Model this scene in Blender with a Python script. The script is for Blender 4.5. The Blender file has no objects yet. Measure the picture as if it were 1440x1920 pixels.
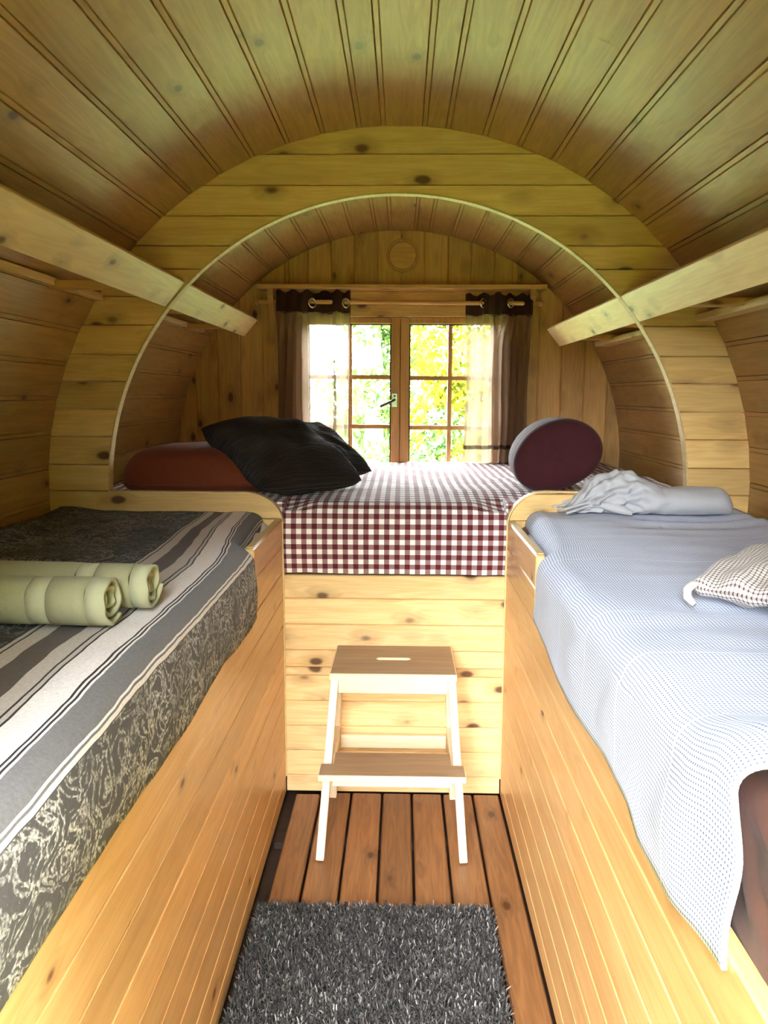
import bpy, bmesh, math, random
import numpy as np
from mathutils import Vector, Matrix, noise as mnoise

random.seed(7)
rng = np.random.default_rng(7)
scene = bpy.context.scene
COL = scene.collection

# ------------------------------------------------------------------ camera
FPX, YAW, PITCH, ROLL = 1457.0, 0.0219, 0.1493, 0.0045
fw = Vector((-math.sin(YAW) * math.cos(PITCH), math.cos(YAW) * math.cos(PITCH), -math.sin(PITCH)))
rt = Vector((math.cos(YAW), math.sin(YAW), 0.0))
up = rt.cross(fw)
cr, sr = math.cos(ROLL), math.sin(ROLL)
R_, U_ = cr * rt + sr * up, cr * up - sr * rt
cam_d = bpy.data.cameras.new('camera')
cam_d.sensor_fit = 'VERTICAL'
cam_d.sensor_height = 24.0
cam_d.lens = FPX * 24.0 / 1920.0
cam_d.clip_start = 0.02
cam = bpy.data.objects.new('camera', cam_d)
COL.objects.link(cam)
cam.matrix_world = Matrix(((R_.x, U_.x, -fw.x, 0.0206), (R_.y, U_.y, -fw.y, 0.0),
                           (R_.z, U_.z, -fw.z, 1.38), (0, 0, 0, 1)))
scene.camera = cam

# ------------------------------------------------------------------ world (bright overcast sky), portals, exposure
SKY = 16.0
world = bpy.data.worlds.new('overcast_sky')
scene.world = world
world.use_nodes = True
wn, wl = world.node_tree.nodes, world.node_tree.links
wn.clear()
w_out = wn.new('ShaderNodeOutputWorld')
w_bg = wn.new('ShaderNodeBackground')
w_tc = wn.new('ShaderNodeTexCoord')
w_sep = wn.new('ShaderNodeSeparateXYZ')
w_rmp = wn.new('ShaderNodeValToRGB')
w_rmp.color_ramp.elements[0].position = 0.0
w_rmp.color_ramp.elements[0].color = (0.90, 0.96, 1.0, 1)
w_rmp.color_ramp.elements[1].position = 1.0
w_rmp.color_ramp.elements[1].color = (0.80, 0.90, 1.0, 1)
wl.new(w_tc.outputs['Generated'], w_sep.inputs[0])
wl.new(w_sep.outputs['Z'], w_rmp.inputs['Fac'])
wl.new(w_rmp.outputs['Color'], w_bg.inputs['Color'])
w_bg.inputs['Strength'].default_value = SKY
wl.new(w_bg.outputs[0], w_out.inputs['Surface'])

def portal(name, loc, rot, sx, sz):
    l = bpy.data.lights.new(name, 'AREA')
    l.shape = 'RECTANGLE'
    l.size, l.size_y = sx, sz
    l.energy = 1.0
    l.cycles.is_portal = True
    o = bpy.data.objects.new(name, l)
    o.location = loc
    o.rotation_euler = rot
    COL.objects.link(o)
    return o

DOOR = (-0.40, 0.39, 0.0, 1.80)          # door opening behind the camera
YF, YA, YB = 0.30, 2.547, 4.083          # front wall, partition, back wall
portal('window_daylight', (0.009, YB + 0.10, 1.37), (math.radians(-90), 0, 0), 1.0, 0.80)
portal('door_daylight', ((DOOR[0] + DOOR[1]) / 2, YF - 0.06, (DOOR[2] + DOOR[3]) / 2),
       (math.radians(90), 0, 0), DOOR[1] - DOOR[0], DOOR[3] - DOOR[2])

sun_d = bpy.data.lights.new('sun', 'SUN')
sun_d.energy = 5.0
sun_d.angle = math.radians(6)
sun_d.color = (1.0, 0.95, 0.84)
sun = bpy.data.objects.new('sun', sun_d)
sun.rotation_euler = (math.radians(8), math.radians(-48), 0)      # from the left, high
COL.objects.link(sun)

scene.view_settings.view_transform = 'Standard'
scene.view_settings.look = 'None'
scene.view_settings.gamma = 1.0
scene.view_settings.use_curve_mapping = False
scene.view_settings.exposure = 2.2
scene.cycles.max_bounces = 7
scene.cycles.diffuse_bounces = 5
scene.cycles.glossy_bounces = 3
scene.cycles.caustics_reflective = False
scene.cycles.caustics_refractive = False
scene.cycles.use_adaptive_sampling = True
scene.cycles.adaptive_threshold = 0.08
scene.cycles.adaptive_min_samples = 16
scene.cycles.transparent_max_bounces = 16
scene.cycles.sample_clamp_indirect = 4.0

# ------------------------------------------------------------------ helpers
def tag(o, label=None, cat=None, group=None, kind=None):
    if label: o['label'] = label
    if cat: o['category'] = cat
    if group: o['group'] = group
    if kind: o['kind'] = kind
    return o

def empty(name, loc=(0, 0, 0), parent=None):
    o = bpy.data.objects.new(name, None)
    o.empty_display_size = 0.1
    COL.objects.link(o)
    if parent is not None:
        o.parent = parent
    o.location = loc
    return o

def mobj(name, verts, faces, mat, parent=None, smooth=False, uvs=None, loc=None):
    me = bpy.data.meshes.new(name)
    me.from_pydata([tuple(v) for v in verts], [], [tuple(f) for f in faces])
    if uvs is not None:
        ul = me.uv_layers.new(name='uv')
        idx = np.empty(len(me.loops), dtype=np.int32)
        me.loops.foreach_get('vertex_index', idx)
        ul.data.foreach_set('uv', np.asarray(uvs, dtype=np.float32)[idx].ravel())
    if smooth:
        me.polygons.foreach_set('use_smooth', [True] * len(me.polygons))
    me.materials.append(mat)
    me.update()
    o = bpy.data.objects.new(name, me)
    COL.objects.link(o)
    if parent is not None:
        o.parent = parent
        # parents here are never rotated: keep world placement
        off = Vector((0, 0, 0)); p = parent
        while p is not None:
            off += Vector(p.location); p = p.parent
        me.transform(Matrix.Translation(-off))
    if loc: o.location = loc
    return o

def fix_normals(o):
    bm = bmesh.new(); bm.from_mesh(o.data)
    bmesh.ops.recalc_face_normals(bm, faces=bm.faces)
    bm.to_mesh(o.data); bm.free()
    return o

class MB:
    """collects shapes of ONE part"""
    def __init__(s): s.v, s.f = [], []
    def add(s, verts, faces):
        n = len(s.v); s.v += [tuple(v) for v in verts]; s.f += [tuple(i + n for i in f) for f in faces]
        return s
    def box(s, x0, x1, y0, y1, z0, z1, bev=0.0, mat=None):
        bm = bmesh.new()
        bmesh.ops.create_cube(bm, size=1.0)
        for v in bm.verts:
            v.co = ((x0 + x1) / 2 + v.co.x * (x1 - x0), (y0 + y1) / 2 + v.co.y * (y1 - y0), (z0 + z1) / 2 + v.co.z * (z1 - z0))
        if bev > 0:
            bmesh.ops.bevel(bm, geom=bm.edges[:], offset=bev, segments=1, affect='EDGES')
        if mat is not None:
            bmesh.ops.transform(bm, matrix=mat, verts=bm.verts)
        bm.verts.index_update()
        s.add([v.co[:] for v in bm.verts], [[v.index for v in f.verts] for f in bm.faces])
        bm.free(); return s
    def bar(s, a, b, w, d, bev=0.0, ref=(0, 1, 0)):
        """rectangular bar from a to b, w across ref-perpendicular, d along ref"""
        a, b = Vector(a), Vector(b)
        z = (b - a).normalized(); r = Vector(ref); x = r.cross(z).normalized(); y = z.cross(x)
        M = Matrix(((x.x, y.x, z.x, (a.x + b.x) / 2), (x.y, y.y, z.y, (a.y + b.y) / 2), (x.z, y.z, z.z, (a.z + b.z) / 2), (0, 0, 0, 1)))
        L = (b - a).length
        return s.box(-w / 2, w / 2, -d / 2, d / 2, -L / 2, L / 2, bev, M)
    def tube(s, pts, r, n=12, caps=True):
        pts = [Vector(p) for p in pts]; m = len(pts)
        rs = r if isinstance(r, (list, tuple)) else [r] * m
        vs, fs = [], []
        t0 = (pts[1] - pts[0]).normalized()
        ref = Vector((0, 0, 1)) if abs(t0.z) < .9 else Vector((1, 0, 0))
        for i, p in enumerate(pts):
            t = (pts[min(i + 1, m - 1)] - pts[max(i - 1, 0)]).normalized()
            x = ref.cross(t).normalized(); y = t.cross(x)
            for k in range(n):
                a = 2 * math.pi * k / n
                vs.append(p + (x * math.cos(a) + y * math.sin(a)) * rs[i])
        for i in range(m - 1):
            for k in range(n):
                k2 = (k + 1) % n
                fs.append((i * n + k, i * n + k2, (i + 1) * n + k2, (i + 1) * n + k))
        if caps:
            fs.append(tuple(range(n))[::-1]); fs.append(tuple(range((m - 1) * n, m * n)))
        return s.add(vs, fs)
    def build(s, name, mat, parent=None, smooth=False):
        return fix_normals(mobj(name, s.v, s.f, mat, parent, smooth))

def grid_faces(nu, nv, wrap_u=False):
    f = []
    for i in range(nu if wrap_u else nu - 1):
        for j in range(nv - 1):
            a, b = i * nv + j, ((i + 1) % nu) * nv + j
            f.append((a, b, b + 1, a + 1))
    return f

def sstep(a, b, x):
    t = min(1.0, max(0.0, (x - a) / (b - a)))
    return t * t * (3 - 2 * t)

def nz(x, y, z=0.0, s=1.0):
    return mnoise.noise(Vector((x * s, y * s, z * s)))

# ------------------------------------------------------------------ materials
class NT:
    def __init__(s, name):
        s.m = bpy.data.materials.new(name); s.m.use_nodes = True
        s.t = s.m.node_tree; s.n = s.t.nodes; s.l = s.t.links
        s.b = s.n['Principled BSDF']; s.out = s.n['Material Output']
    def node(s, typ, ins=None, **kw):
        n = s.n.new(typ)
        for k, v in kw.items(): setattr(n, k, v)
        for k, v in (ins or {}).items():
            if hasattr(v, 'links') or isinstance(v, bpy.types.NodeSocket): s.l.new(v, n.inputs[k])
            else: n.inputs[k].default_value = v
        return n
    def math(s, op, a, b=None, c=None, clamp=False):
        n = s.n.new('ShaderNodeMath'); n.operation = op; n.use_clamp = clamp
        for i, v in enumerate((a, b, c)):
            if v is None: continue
            if isinstance(v, bpy.types.NodeSocket): s.l.new(v, n.inputs[i])
            else: n.inputs[i].default_value = v
        return n.outputs[0]
    def mix(s, fac, a, b, blend='MIX'):
        n = s.n.new('ShaderNodeMix'); n.data_type = 'RGBA'; n.blend_type = blend
        for k, v in ((0, fac), (6, a), (7, b)):
            if isinstance(v, bpy.types.NodeSocket): s.l.new(v, n.inputs[k])
            else: n.inputs[k].default_value = (*v, 1) if isinstance(v, (tuple, list)) and len(v) == 3 else v
        return n.outputs[2]
    def ramp(s, fac, stops, interp='LINEAR'):
        n = s.n.new('ShaderNodeValToRGB'); n.color_ramp.interpolation = interp
        el = n.color_ramp.elements
        while len(el) < len(stops): el.new(0.5)
        for e, (p, c) in zip(el, stops):
            e.position = p; e.color = (*c, 1) if len(c) == 3 else c
        s.l.new(fac, n.inputs[0]); return n.outputs[0]
    def bump(s, h, strength, dist=0.002):
        n = s.n.new('ShaderNodeBump'); n.inputs['Strength'].default_value = strength; n.inputs['Distance'].default_value = dist
        s.l.new(h, n.inputs['Height']); s.l.new(n.outputs[0], s.b.inputs['Normal'])

def srgb(r, g, b):
    f = lambda c: (c / 255) / 12.92 if c / 255 <= .04045 else ((c / 255 + .055) / 1.055) ** 2.4
    return (f(r), f(g), f(b))

def wood(name, light, dark, knot, axis='Y', rough=0.45, knots=8.0, knot_r=0.10, grain=1.0, chatter=0.0, var=0.25, coat=0.0):
    t = NT(name)
    tc = t.node('ShaderNodeTexCoord'); oi = t.node('ShaderNodeObjectInfo')
    off = t.node('ShaderNodeCombineXYZ', {0: t.math('MULTIPLY', oi.outputs['Random'], 37.0),
                                          1: t.math('MULTIPLY', oi.outputs['Random'], 91.0),
                                          2: t.math('MULTIPLY', oi.outputs['Random'], 53.0)})
    co = t.node('ShaderNodeVectorMath', {0: tc.outputs['Object'], 1: off.outputs[0]}, operation='ADD').outputs[0]
    sc = {'X': (.07, 1, 1), 'Y': (1, .07, 1), 'Z': (1, 1, .07)}[axis]
    kc = {'X': (.55, 1, 1), 'Y': (1, .55, 1), 'Z': (1, 1, .55)}[axis]
    m1 = t.node('ShaderNodeMapping', {'Vector': co, 'Scale': sc})
    m2 = t.node('ShaderNodeMapping', {'Vector': co, 'Scale': kc})
    # knots
    wob = t.node('ShaderNodeTexNoise', {'Vector': m2.outputs[0], 'Scale': 30.0, 'Detail': 2.0})
    wv = t.node('ShaderNodeVectorMath', {0: wob.outputs['Color'], 1: (.006, .006, .006)}, operation='MULTIPLY')
    kv = t.node('ShaderNodeVectorMath', {0: m2.outputs[0], 1: wv.outputs[0]}, operation='ADD')
    vo = t.node('ShaderNodeTexVoronoi', {'Vector': kv.outputs[0], 'Scale': knots, 'Randomness': 1.0})
    kd = vo.outputs['Distance']
    kmask = t.ramp(kd, [(0.0, (1, 1, 1)), (knot_r * .6, (1, 1, 1)), (knot_r, (0, 0, 0))])
    kring = t.ramp(kd, [(0.0, (1, 1, 1)), (knot_r * 2.6, (0, 0, 0))])
    # growth rings bend round the knots
    gcol = t.node('ShaderNodeTexNoise', {'Vector': m1.outputs[0], 'Scale': 22.0 * grain, 'Detail': 3.0, 'Distortion': .5})
    ph = t.math('ADD', t.math('MULTIPLY', gcol.outputs[0], 13.0), t.math('MULTIPLY', kring, 2.2))
    rings = t.math('MULTIPLY_ADD', t.math('SINE', t.math('MULTIPLY', ph, 3.5)), .5, .5)
    fine = t.node('ShaderNodeTexNoise', {'Vector': m1.outputs[0], 'Scale': 190.0 * grain, 'Detail': 2.0})
    soft = t.node('ShaderNodeTexNoise', {'Vector': m1.outputs[0], 'Scale': 40.0 * grain, 'Detail': 2.0})
    g = t.math('ADD', t.math('MULTIPLY', rings, .20), t.math('ADD', t.math('MULTIPLY', fine.outputs[0], .25), t.math('MULTIPLY', soft.outputs[0], .55)))
    base = t.ramp(g, [(0.25, light), (0.85, dark)])
    big = t.node('ShaderNodeTexNoise', {'Vector': m1.outputs[0], 'Scale': 5.0, 'Detail': 1.0})
    fac = t.math('ADD', t.math('MULTIPLY_ADD', oi.outputs['Random'], var, 1 - var / 2),
                 t.math('MULTIPLY_ADD', big.outputs[0], .3, -.15))
    cc = t.node('ShaderNodeCombineXYZ', {0: fac, 1: fac, 2: fac})
    base = t.mix(1.0, base, cc.outputs[0], 'MULTIPLY')
    base = t.mix(t.math('MULTIPLY', kring, .45), base, knot)
    base = t.mix(t.math('MULTIPLY', kmask, .9), base, knot)
    t.l.new(base, t.b.inputs['Base Color'])
    t.b.inputs['Roughness'].default_value = rough
    if coat:
        t.b.inputs['Coat Weight'].default_value = coat; t.b.inputs['Coat Roughness'].default_value = .25
    if chatter:                                 # planing marks across the grain
        ax = {'X': 0, 'Y': 1, 'Z': 2}[axis]
        s3 = [9.0, 9.0, 9.0]; s3[ax] = 16.0
        m3 = t.node('ShaderNodeMapping', {'Vector': tc.outputs['Object'], 'Scale': tuple(s3)})
        cn = t.node('ShaderNodeTexNoise', {'Vector': m3.outputs[0], 'Scale': 1.0, 'Detail': 1.0, 'Distortion': .8})
        t.bump(cn.outputs[0], .25, .0012 * chatter)
    return t.m

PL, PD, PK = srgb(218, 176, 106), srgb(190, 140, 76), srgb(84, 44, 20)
M = {}
for ax in 'XYZ':
    M['pine' + ax] = wood('pine_' + ax.lower(), PL, PD, PK, ax, .42, 9.5, .16, chatter=0.0)
M['bulk'] = wood('pine_partition', srgb(234, 198, 130), srgb(208, 162, 96), PK, 'X', .42, 9.5, .16)
M['beam'] = wood('pine_shelf_front', srgb(230, 202, 146), srgb(206, 170, 112), PK, 'Y', .42, 10.0, .13, chatter=1.5)
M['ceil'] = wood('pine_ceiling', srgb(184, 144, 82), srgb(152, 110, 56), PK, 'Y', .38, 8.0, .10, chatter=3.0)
M['panelY'] = wood('pine_panel_long', srgb(226, 182, 122), srgb(200, 148, 88), PK, 'Y', .34, 9.0, .085, chatter=1.2, var=.16)
M['panelX'] = wood('pine_panel_front', srgb(240, 206, 150), srgb(216, 168, 106), PK, 'X', .42, 10.0, .165, var=.16)
M['edge'] = wood('pine_edge', srgb(226, 196, 140), srgb(200, 164, 106), PK, 'Y', .5, 3.0, .02)
M['deck'] = wood('stained_decking', srgb(146, 98, 58), srgb(98, 62, 34), srgb(58, 28, 12), 'Y', .38, 7.0, .09, grain=1.2, var=.3)
M['sub'] = wood('dark_subfloor', srgb(58, 36, 22), srgb(40, 24, 14), srgb(20, 10, 6), 'X', .7)
M['birch'] = wood('pale_birch', srgb(244, 228, 192), srgb(232, 208, 164), srgb(170, 120, 80), 'X', .45, 3.0, .03, var=.06)
M['birchZ'] = wood('pale_birch_upright', srgb(244, 228, 192), srgb(232, 208, 164), srgb(170, 120, 80), 'Z', .45, 3.0, .03, var=.06)
M['worn'] = wood('worn_step_wood', srgb(172, 140, 106), srgb(136, 106, 78), srgb(70, 48, 32), 'X', .5, 4.0, .04, var=.1)
M['winpine'] = wood('window_pine', srgb(206, 156, 92), srgb(176, 122, 64), srgb(90, 44, 20), 'Z', .4, 5.0, .10)
M['outer'] = wood('outer_cladding', srgb(90, 62, 40), srgb(66, 44, 28), srgb(40, 24, 14), 'Y', .7)

def plain(name, col, rough=.6, metal=0.0, noise_amt=0.0, nscale=200.0, bump=0.0):
    t = NT(name)
    if noise_amt or bump:
        tc = t.node('ShaderNodeTexCoord')
        n = t.node('ShaderNodeTexNoise', {'Vector': tc.outputs['Object'], 'Scale': nscale, 'Detail': 3.0})
        c = t.mix(n.outputs[0], tuple(max(0, k * (1 - noise_amt)) for k in col), tuple(min(1, k * (1 + noise_amt)) for k in col))
        t.l.new(c, t.b.inputs['Base Color'])
        if bump: t.bump(n.outputs[0], bump, .002)
    else:
        t.b.inputs['Base Color'].default_value = (*col, 1)
    t.b.inputs['Roughness'].default_value = rough
    t.b.inputs['Metallic'].default_value = metal
    return t.m

def fabric(t, weave_scale=900.0, strength=.25, rough=.9):
    t.b.inputs['Roughness'].default_value = rough
    t.b.inputs['Specular IOR Level'].default_value = .15
    try:
        t.b.inputs['Sheen Weight'].default_value = .06
        t.b.inputs['Sheen Roughness'].default_value = .5
    except Exception: pass
    tc = t.node('ShaderNodeTexCoord')
    n = t.node('ShaderNodeTexNoise', {'Vector': tc.outputs['Object'], 'Scale': weave_scale, 'Detail': 1.0})
    n2 = t.node('ShaderNodeTexNoise', {'Vector': tc.outputs['Object'], 'Scale': 24.0, 'Detail': 3.0})
    t.bump(t.math('ADD', n.outputs[0], t.math('MULTIPLY', n2.outputs[0], 3.0)), strength, .0012)

def uvxy(t):
    uv = t.node('ShaderNodeUVMap'); s = t.node('ShaderNodeSeparateXYZ', {0: uv.outputs[0]})
    return uv.outputs[0], s.outputs[0], s.outputs[1]

def m_cloth(name, col, var=.12, nscale=60.0, **kw):
    t = NT(name)
    tc = t.node('ShaderNodeTexCoord')
    n = t.node('ShaderNodeTexNoise', {'Vector': tc.outputs['Object'], 'Scale': nscale, 'Detail': 3.0})
    c = t.mix(n.outputs[0], tuple(k * (1 - var) for k in col), tuple(min(1, k * (1 + var)) for k in col))
    t.l.new(c, t.b.inputs['Base Color'])
    fabric(t, **kw)
    return t.m

def m_gingham():
    t = NT('burgundy_gingham_cotton')
    uv, u, v = uvxy(t)
    P = .0345
    a = t.math('GREATER_THAN', t.math('FRACT', t.math('DIVIDE', u, P)), .5)
    b = t.math('GREATER_THAN', t.math('FRACT', t.math('DIVIDE', v, P)), .5)
    s = t.math('MULTIPLY', t.math('ADD', a, b), .5)
    c = t.ramp(s, [(0.0, srgb(240, 236, 232)), (.26, srgb(150, 114, 116)), (.76, srgb(88, 34, 40))], 'CONSTANT')
    t.l.new(c, t.b.inputs['Base Color']); fabric(t); return t.m

def m_check(name, pitch, lw, white, line, cross=None):
    t = NT(name)
    uv, u, v = uvxy(t)
    wob = t.node('ShaderNodeTexNoise', {'Vector': uv, 'Scale': 14.0, 'Detail': 1.0})
    u = t.math('ADD', u, t.math('MULTIPLY', wob.outputs[0], pitch * 1.2))
    a = t.math('LESS_THAN', t.math('FRACT', t.math('DIVIDE', u, pitch)), lw)
    b = t.math('LESS_THAN', t.math('FRACT', t.math('DIVIDE', v, pitch)), lw)
    s = t.math('MULTIPLY', t.math('ADD', a, b), .5)
    mid = tuple((p * .45 + q * .55) for p, q in zip(white, line))
    c = t.ramp(s, [(0.0, white), (.26, mid), (.76, line)], 'CONSTANT')
    if cross:
        q = t.math('LESS_THAN', t.math('FRACT', t.math('DIVIDE', v, .236)), .016)
        c = t.mix(t.math('MULTIPLY', q, .35), c, cross)
    t.l.new(c, t.b.inputs['Base Color']); fabric(t); return t.m

def m_throw():
    """left throw: u = distance from the hem across the bed"""
    t = NT('grey_striped_patterned_throw')
    uv, u, v = uvxy(t)
    wob = t.node('ShaderNodeTexNoise', {'Vector': uv, 'Scale': 9.0, 'Detail': 2.0})
    uu = t.math('ADD', u, t.math('MULTIPLY_ADD', wob.outputs[0], .012, -.006))
    DG, GR, WH, LT, BK = srgb(76, 70, 67), srgb(106, 100, 98), srgb(216, 204, 198), srgb(178, 165, 154), srgb(42, 34, 35)
    BR = srgb(82, 70, 60)
    S = 1.0
    stops = [(0.0, DG), (.158, WH), (.167, GR), (.171, WH), (.174, GR), (.176, WH), (.179, GR), (.218, WH), (.222, BK), (.226, WH), (.230, BK),
             (.234, WH), (.283, BK), (.288, LT), (.294, BK), (.299, LT), (.332, BR), (.378, LT), (.408, BK), (.413, LT), (.419, BK), (.424, srgb(40, 35, 31))]
    # ramps hold 32 stops at most
    c = t.ramp(uu, stops, 'CONSTANT')
    # floral tracery
    m = t.node('ShaderNodeMapping', {'Vector': uv, 'Scale': (1.0, .75, 1)})
    w1 = t.node('ShaderNodeTexNoise', {'Vector': m.outputs[0], 'Scale': 20.0, 'Detail': 4.0, 'Distortion': 2.4})
    tr = t.math('ABSOLUTE', t.math('SUBTRACT', w1.outputs[0], .5))
    line = t.ramp(tr, [(0.0, (1, 1, 1)), (.035, (.8, .8, .8)), (.075, (0, 0, 0))])
    w2 = t.node('ShaderNodeTexNoise', {'Vector': uv, 'Scale': 170.0, 'Detail': 2.0})
    w3 = t.node('ShaderNodeTexNoise', {'Vector': uv, 'Scale': 7.0, 'Detail': 2.0})
    pat = t.math('MULTIPLY', line, t.ramp(w2.outputs[0], [(.38, (.1, .1, .1)), (.6, (1, 1, 1))]))
    pat = t.math('MULTIPLY', pat, t.ramp(w3.outputs[0], [(.32, (.25, .25, .25)), (.6, (1, 1, 1))]))
    zone = t.math('ADD', t.math('LESS_THAN', uu, .158), t.math('GREATER_THAN', uu, .426), clamp=True)
    hang = t.math('MULTIPLY_ADD', t.math('LESS_THAN', uu, .158), .55, .45)
    c = t.mix(t.math('MULTIPLY', t.math('MULTIPLY', pat, zone), hang), c, srgb(200, 191, 182))
    sp = t.math('MULTIPLY_ADD', w2.outputs[0], .5, .75)
    cc = t.node('ShaderNodeCombineXYZ', {0: sp, 1: sp, 2: sp})
    c = t.mix(1.0, c, cc.outputs[0], 'MULTIPLY')
    t.l.new(c, t.b.inputs['Base Color'])
    fabric(t, 500.0, .4); return t.m

def m_corduroy():
    t = NT('dark_corduroy')
    uv, u, v = uvxy(t)
    t.b.inputs['Base Color'].default_value = (*srgb(38, 29, 28), 1)
    t.b.inputs['Roughness'].default_value = .95
    t.b.inputs['Specular IOR Level'].default_value = .1
    t.b.inputs['Sheen Weight'].default_value = .08
    wob = t.node('ShaderNodeTexNoise', {'Vector': uv, 'Scale': 12.0, 'Detail': 2.0})
    h = t.math('ABSOLUTE', t.math('SINE', t.math('ADD', t.math('MULTIPLY', v, 400.0), t.math('MULTIPLY', wob.outputs[0], 3.0))))
    t.bump(h, .9, .005); return t.m

def m_sheer(name, col, tr):
    t = NT(name)
    tb = t.node('ShaderNodeBsdfTransparent'); tl = t.node('ShaderNodeBsdfTranslucent', {'Color': (*col, 1)})
    df = t.node('ShaderNodeBsdfDiffuse', {'Color': (*col, 1)})
    a = t.node('ShaderNodeMixShader', {0: .5, 1: tl.outputs[0], 2: df.outputs[0]})
    # threads overlap more at grazing angles: real weave thickness
    lw = t.node('ShaderNodeLayerWeight', {'Blend': .35})
    f = t.math('SUBTRACT', tr, t.math('MULTIPLY', lw.outputs['Facing'], tr * .75))
    b = t.node('ShaderNodeMixShader', {0: f, 1: a.outputs[0], 2: tb.outputs[0]})
    t.l.new(b.outputs[0], t.out.inputs['Surface']); return t.m

def m_glass():
    t = NT('window_glass')
    tb = t.node('ShaderNodeBsdfTransparent', {'Color': (.97, .985, .97, 1)}); gl = t.node('ShaderNodeBsdfGlossy', {'Roughness': .02})
    fr = t.node('ShaderNodeFresnel', {'IOR': 1.3})
    b = t.node('ShaderNodeMixShader', {0: fr.outputs[0], 1: tb.outputs[0], 2: gl.outputs[0]})
    t.l.new(b.outputs[0], t.out.inputs['Surface']); return t.m

def m_island(name, c0, c1, rough=.9, transl=0.0, mid=None):
    t = NT(name)
    g = t.node('ShaderNodeNewGeometry')
    c = t.ramp(g.outputs['Random Per Island'], [(0.0, c0)] + ([mid] if mid else []) + [(1.0, c1)])
    t.l.new(c, t.b.inputs['Base Color']); t.b.inputs['Roughness'].default_value = rough
    if transl:
        tl = t.node('ShaderNodeBsdfTranslucent', {'Color': c})
        mx = t.node('ShaderNodeMixShader', {0: transl, 1: t.b.outputs[0], 2: tl.outputs[0]})
        t.l.new(mx.outputs[0], t.out.inputs['Surface'])
    return t.m

M['gingham'] = m_gingham()
M['throw'] = m_throw()
M['bluecheck'] = m_check('blue_white_fine_check_cotton', .0066, .34, srgb(222, 228, 244), srgb(74, 80, 122), srgb(240, 242, 250))
M['browncheck'] = m_check('brown_white_check_cotton', .0088, .34, srgb(222, 214, 208), srgb(88, 60, 52))
M['cord'] = m_corduroy()
M['rust'] = m_cloth('rust_brown_pillow_cotton', srgb(110, 54, 36))
M['burg'] = m_cloth('burgundy_fleece', srgb(66, 30, 36), .15, 40.0)
M['brownsheet'] = m_cloth('brown_satin_sheet', srgb(86, 56, 46), .1, 20.0, rough=.5)
M['shawl'] = m_cloth('grey_wool_shawl', srgb(178, 177, 180), .06, 80.0)
M['towel'] = m_cloth('sage_towel_terry', srgb(148, 142, 110), .1, 300.0, strength=.6)
M['towelband'] = m_cloth('sage_towel_smooth_band', srgb(164, 160, 128), .04, 200.0, strength=.15)
M['white'] = m_cloth('plain_white_ticking', srgb(214, 208, 198))
M['sheer'] = m_sheer('sheer_brown_curtain', srgb(160, 138, 124), .45)
M['sheerhem'] = m_sheer('brown_curtain_hem', srgb(84, 66, 58), .12)
M['header'] = m_sheer('dark_brown_curtain_header', srgb(74, 56, 48), .04)
M['steel'] = plain('brushed_steel', (.72, .72, .70), .25, 1.0)
M['darksteel'] = plain('dark_steel', (.10, .10, .10), .35, .8)
M['seal'] = plain('black_window_seal', (.02, .02, .02), .6)
M['glass'] = m_glass()
M['rug_base'] = plain('rug_backing', srgb(40, 36, 34), .95)
M['rug'] = m_island('grey_shag_pile', srgb(22, 20, 18), srgb(150, 142, 134), mid=(.84, srgb(72, 66, 62)))
M['lawn'] = plain('lawn_grass', srgb(100, 120, 50), .9, 0, .35, 3.0)
M['leafA'] = m_island('yellow_green_leaves', srgb(92, 100, 18), srgb(150, 140, 26), .6, .45)
M['leafB'] = m_island('mid_green_leaves', srgb(48, 72, 28), srgb(96, 118, 54), .6, .45)
M['leafC'] = m_island('deep_green_leaves', srgb(40, 64, 28), srgb(84, 112, 52), .6)
M['bark'] = plain('tree_bark', srgb(120, 104, 84), .9, 0, .4, 30.0, .5)
M['birchbark'] = plain('pale_bark', srgb(196, 196, 176), .9, 0, .5, 24.0, .5)

# ------------------------------------------------------------------ barrel shell: wall_left, wall_right, ceiling
RB, ZC, XC = 1.156, 1.046, 0.003
ANG = [-45.5, -40.2, -34.4, -28.9, -23.3, -17.5, -11.9, -6.3, -2.6, 3.7, 7.3, 13.0, 18.5, 24.2, 30.0, 35.7, 41.3, 46.9]
lo = [ANG[0] - 5.75 * k for k in range(14, 0, -1)]
hi = [ANG[-1] + 5.75 * k for k in range(1, 14)]
ANG = lo + ANG + hi
def arc_shell(name, a0, a1, r0, r1, y0, y1, mat, parent=None, n=40):
    vs, fs = [], []
    for i in range(n + 1):
        a = math.radians(a0 + (a1 - a0) * i / n)
        for r in (r0, r1):
            for y in (y0, y1):
                vs.append((XC + r * math.sin(a), y, ZC + r * math.cos(a)))
    for i in range(n):
        b, c = 4 * i, 4 * i + 4
        fs += [(b, b + 1, c + 1, c), (b + 2, c + 2, c + 3, b + 3), (b, c, c + 2, b + 2), (b + 1, b + 3, c + 3, c + 1)]
    fs += [(0, 2, 3, 1), (4 * n, 4 * n + 1, 4 * n + 3, 4 * n + 2)]
    return fix_normals(mobj(name, vs, fs, mat, parent))
ceiling = tag(arc_shell('ceiling', -50.6, 52.6, RB + .024, RB + .06, YF, YB + .06, M['outer']), 'curved pine plank barrel ceiling', kind='structure')
wall_l = tag(arc_shell('wall_left', -156, -50.6, RB + .024, RB + .06, YF, YB + .06, M['outer']), 'curved pine plank wall on the left', kind='structure')
wall_r = tag(arc_shell('wall_right', 52.6, 156, RB + .024, RB + .06, YF, YB + .06, M['outer']), 'curved pine plank wall on the right', kind='structure')
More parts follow.
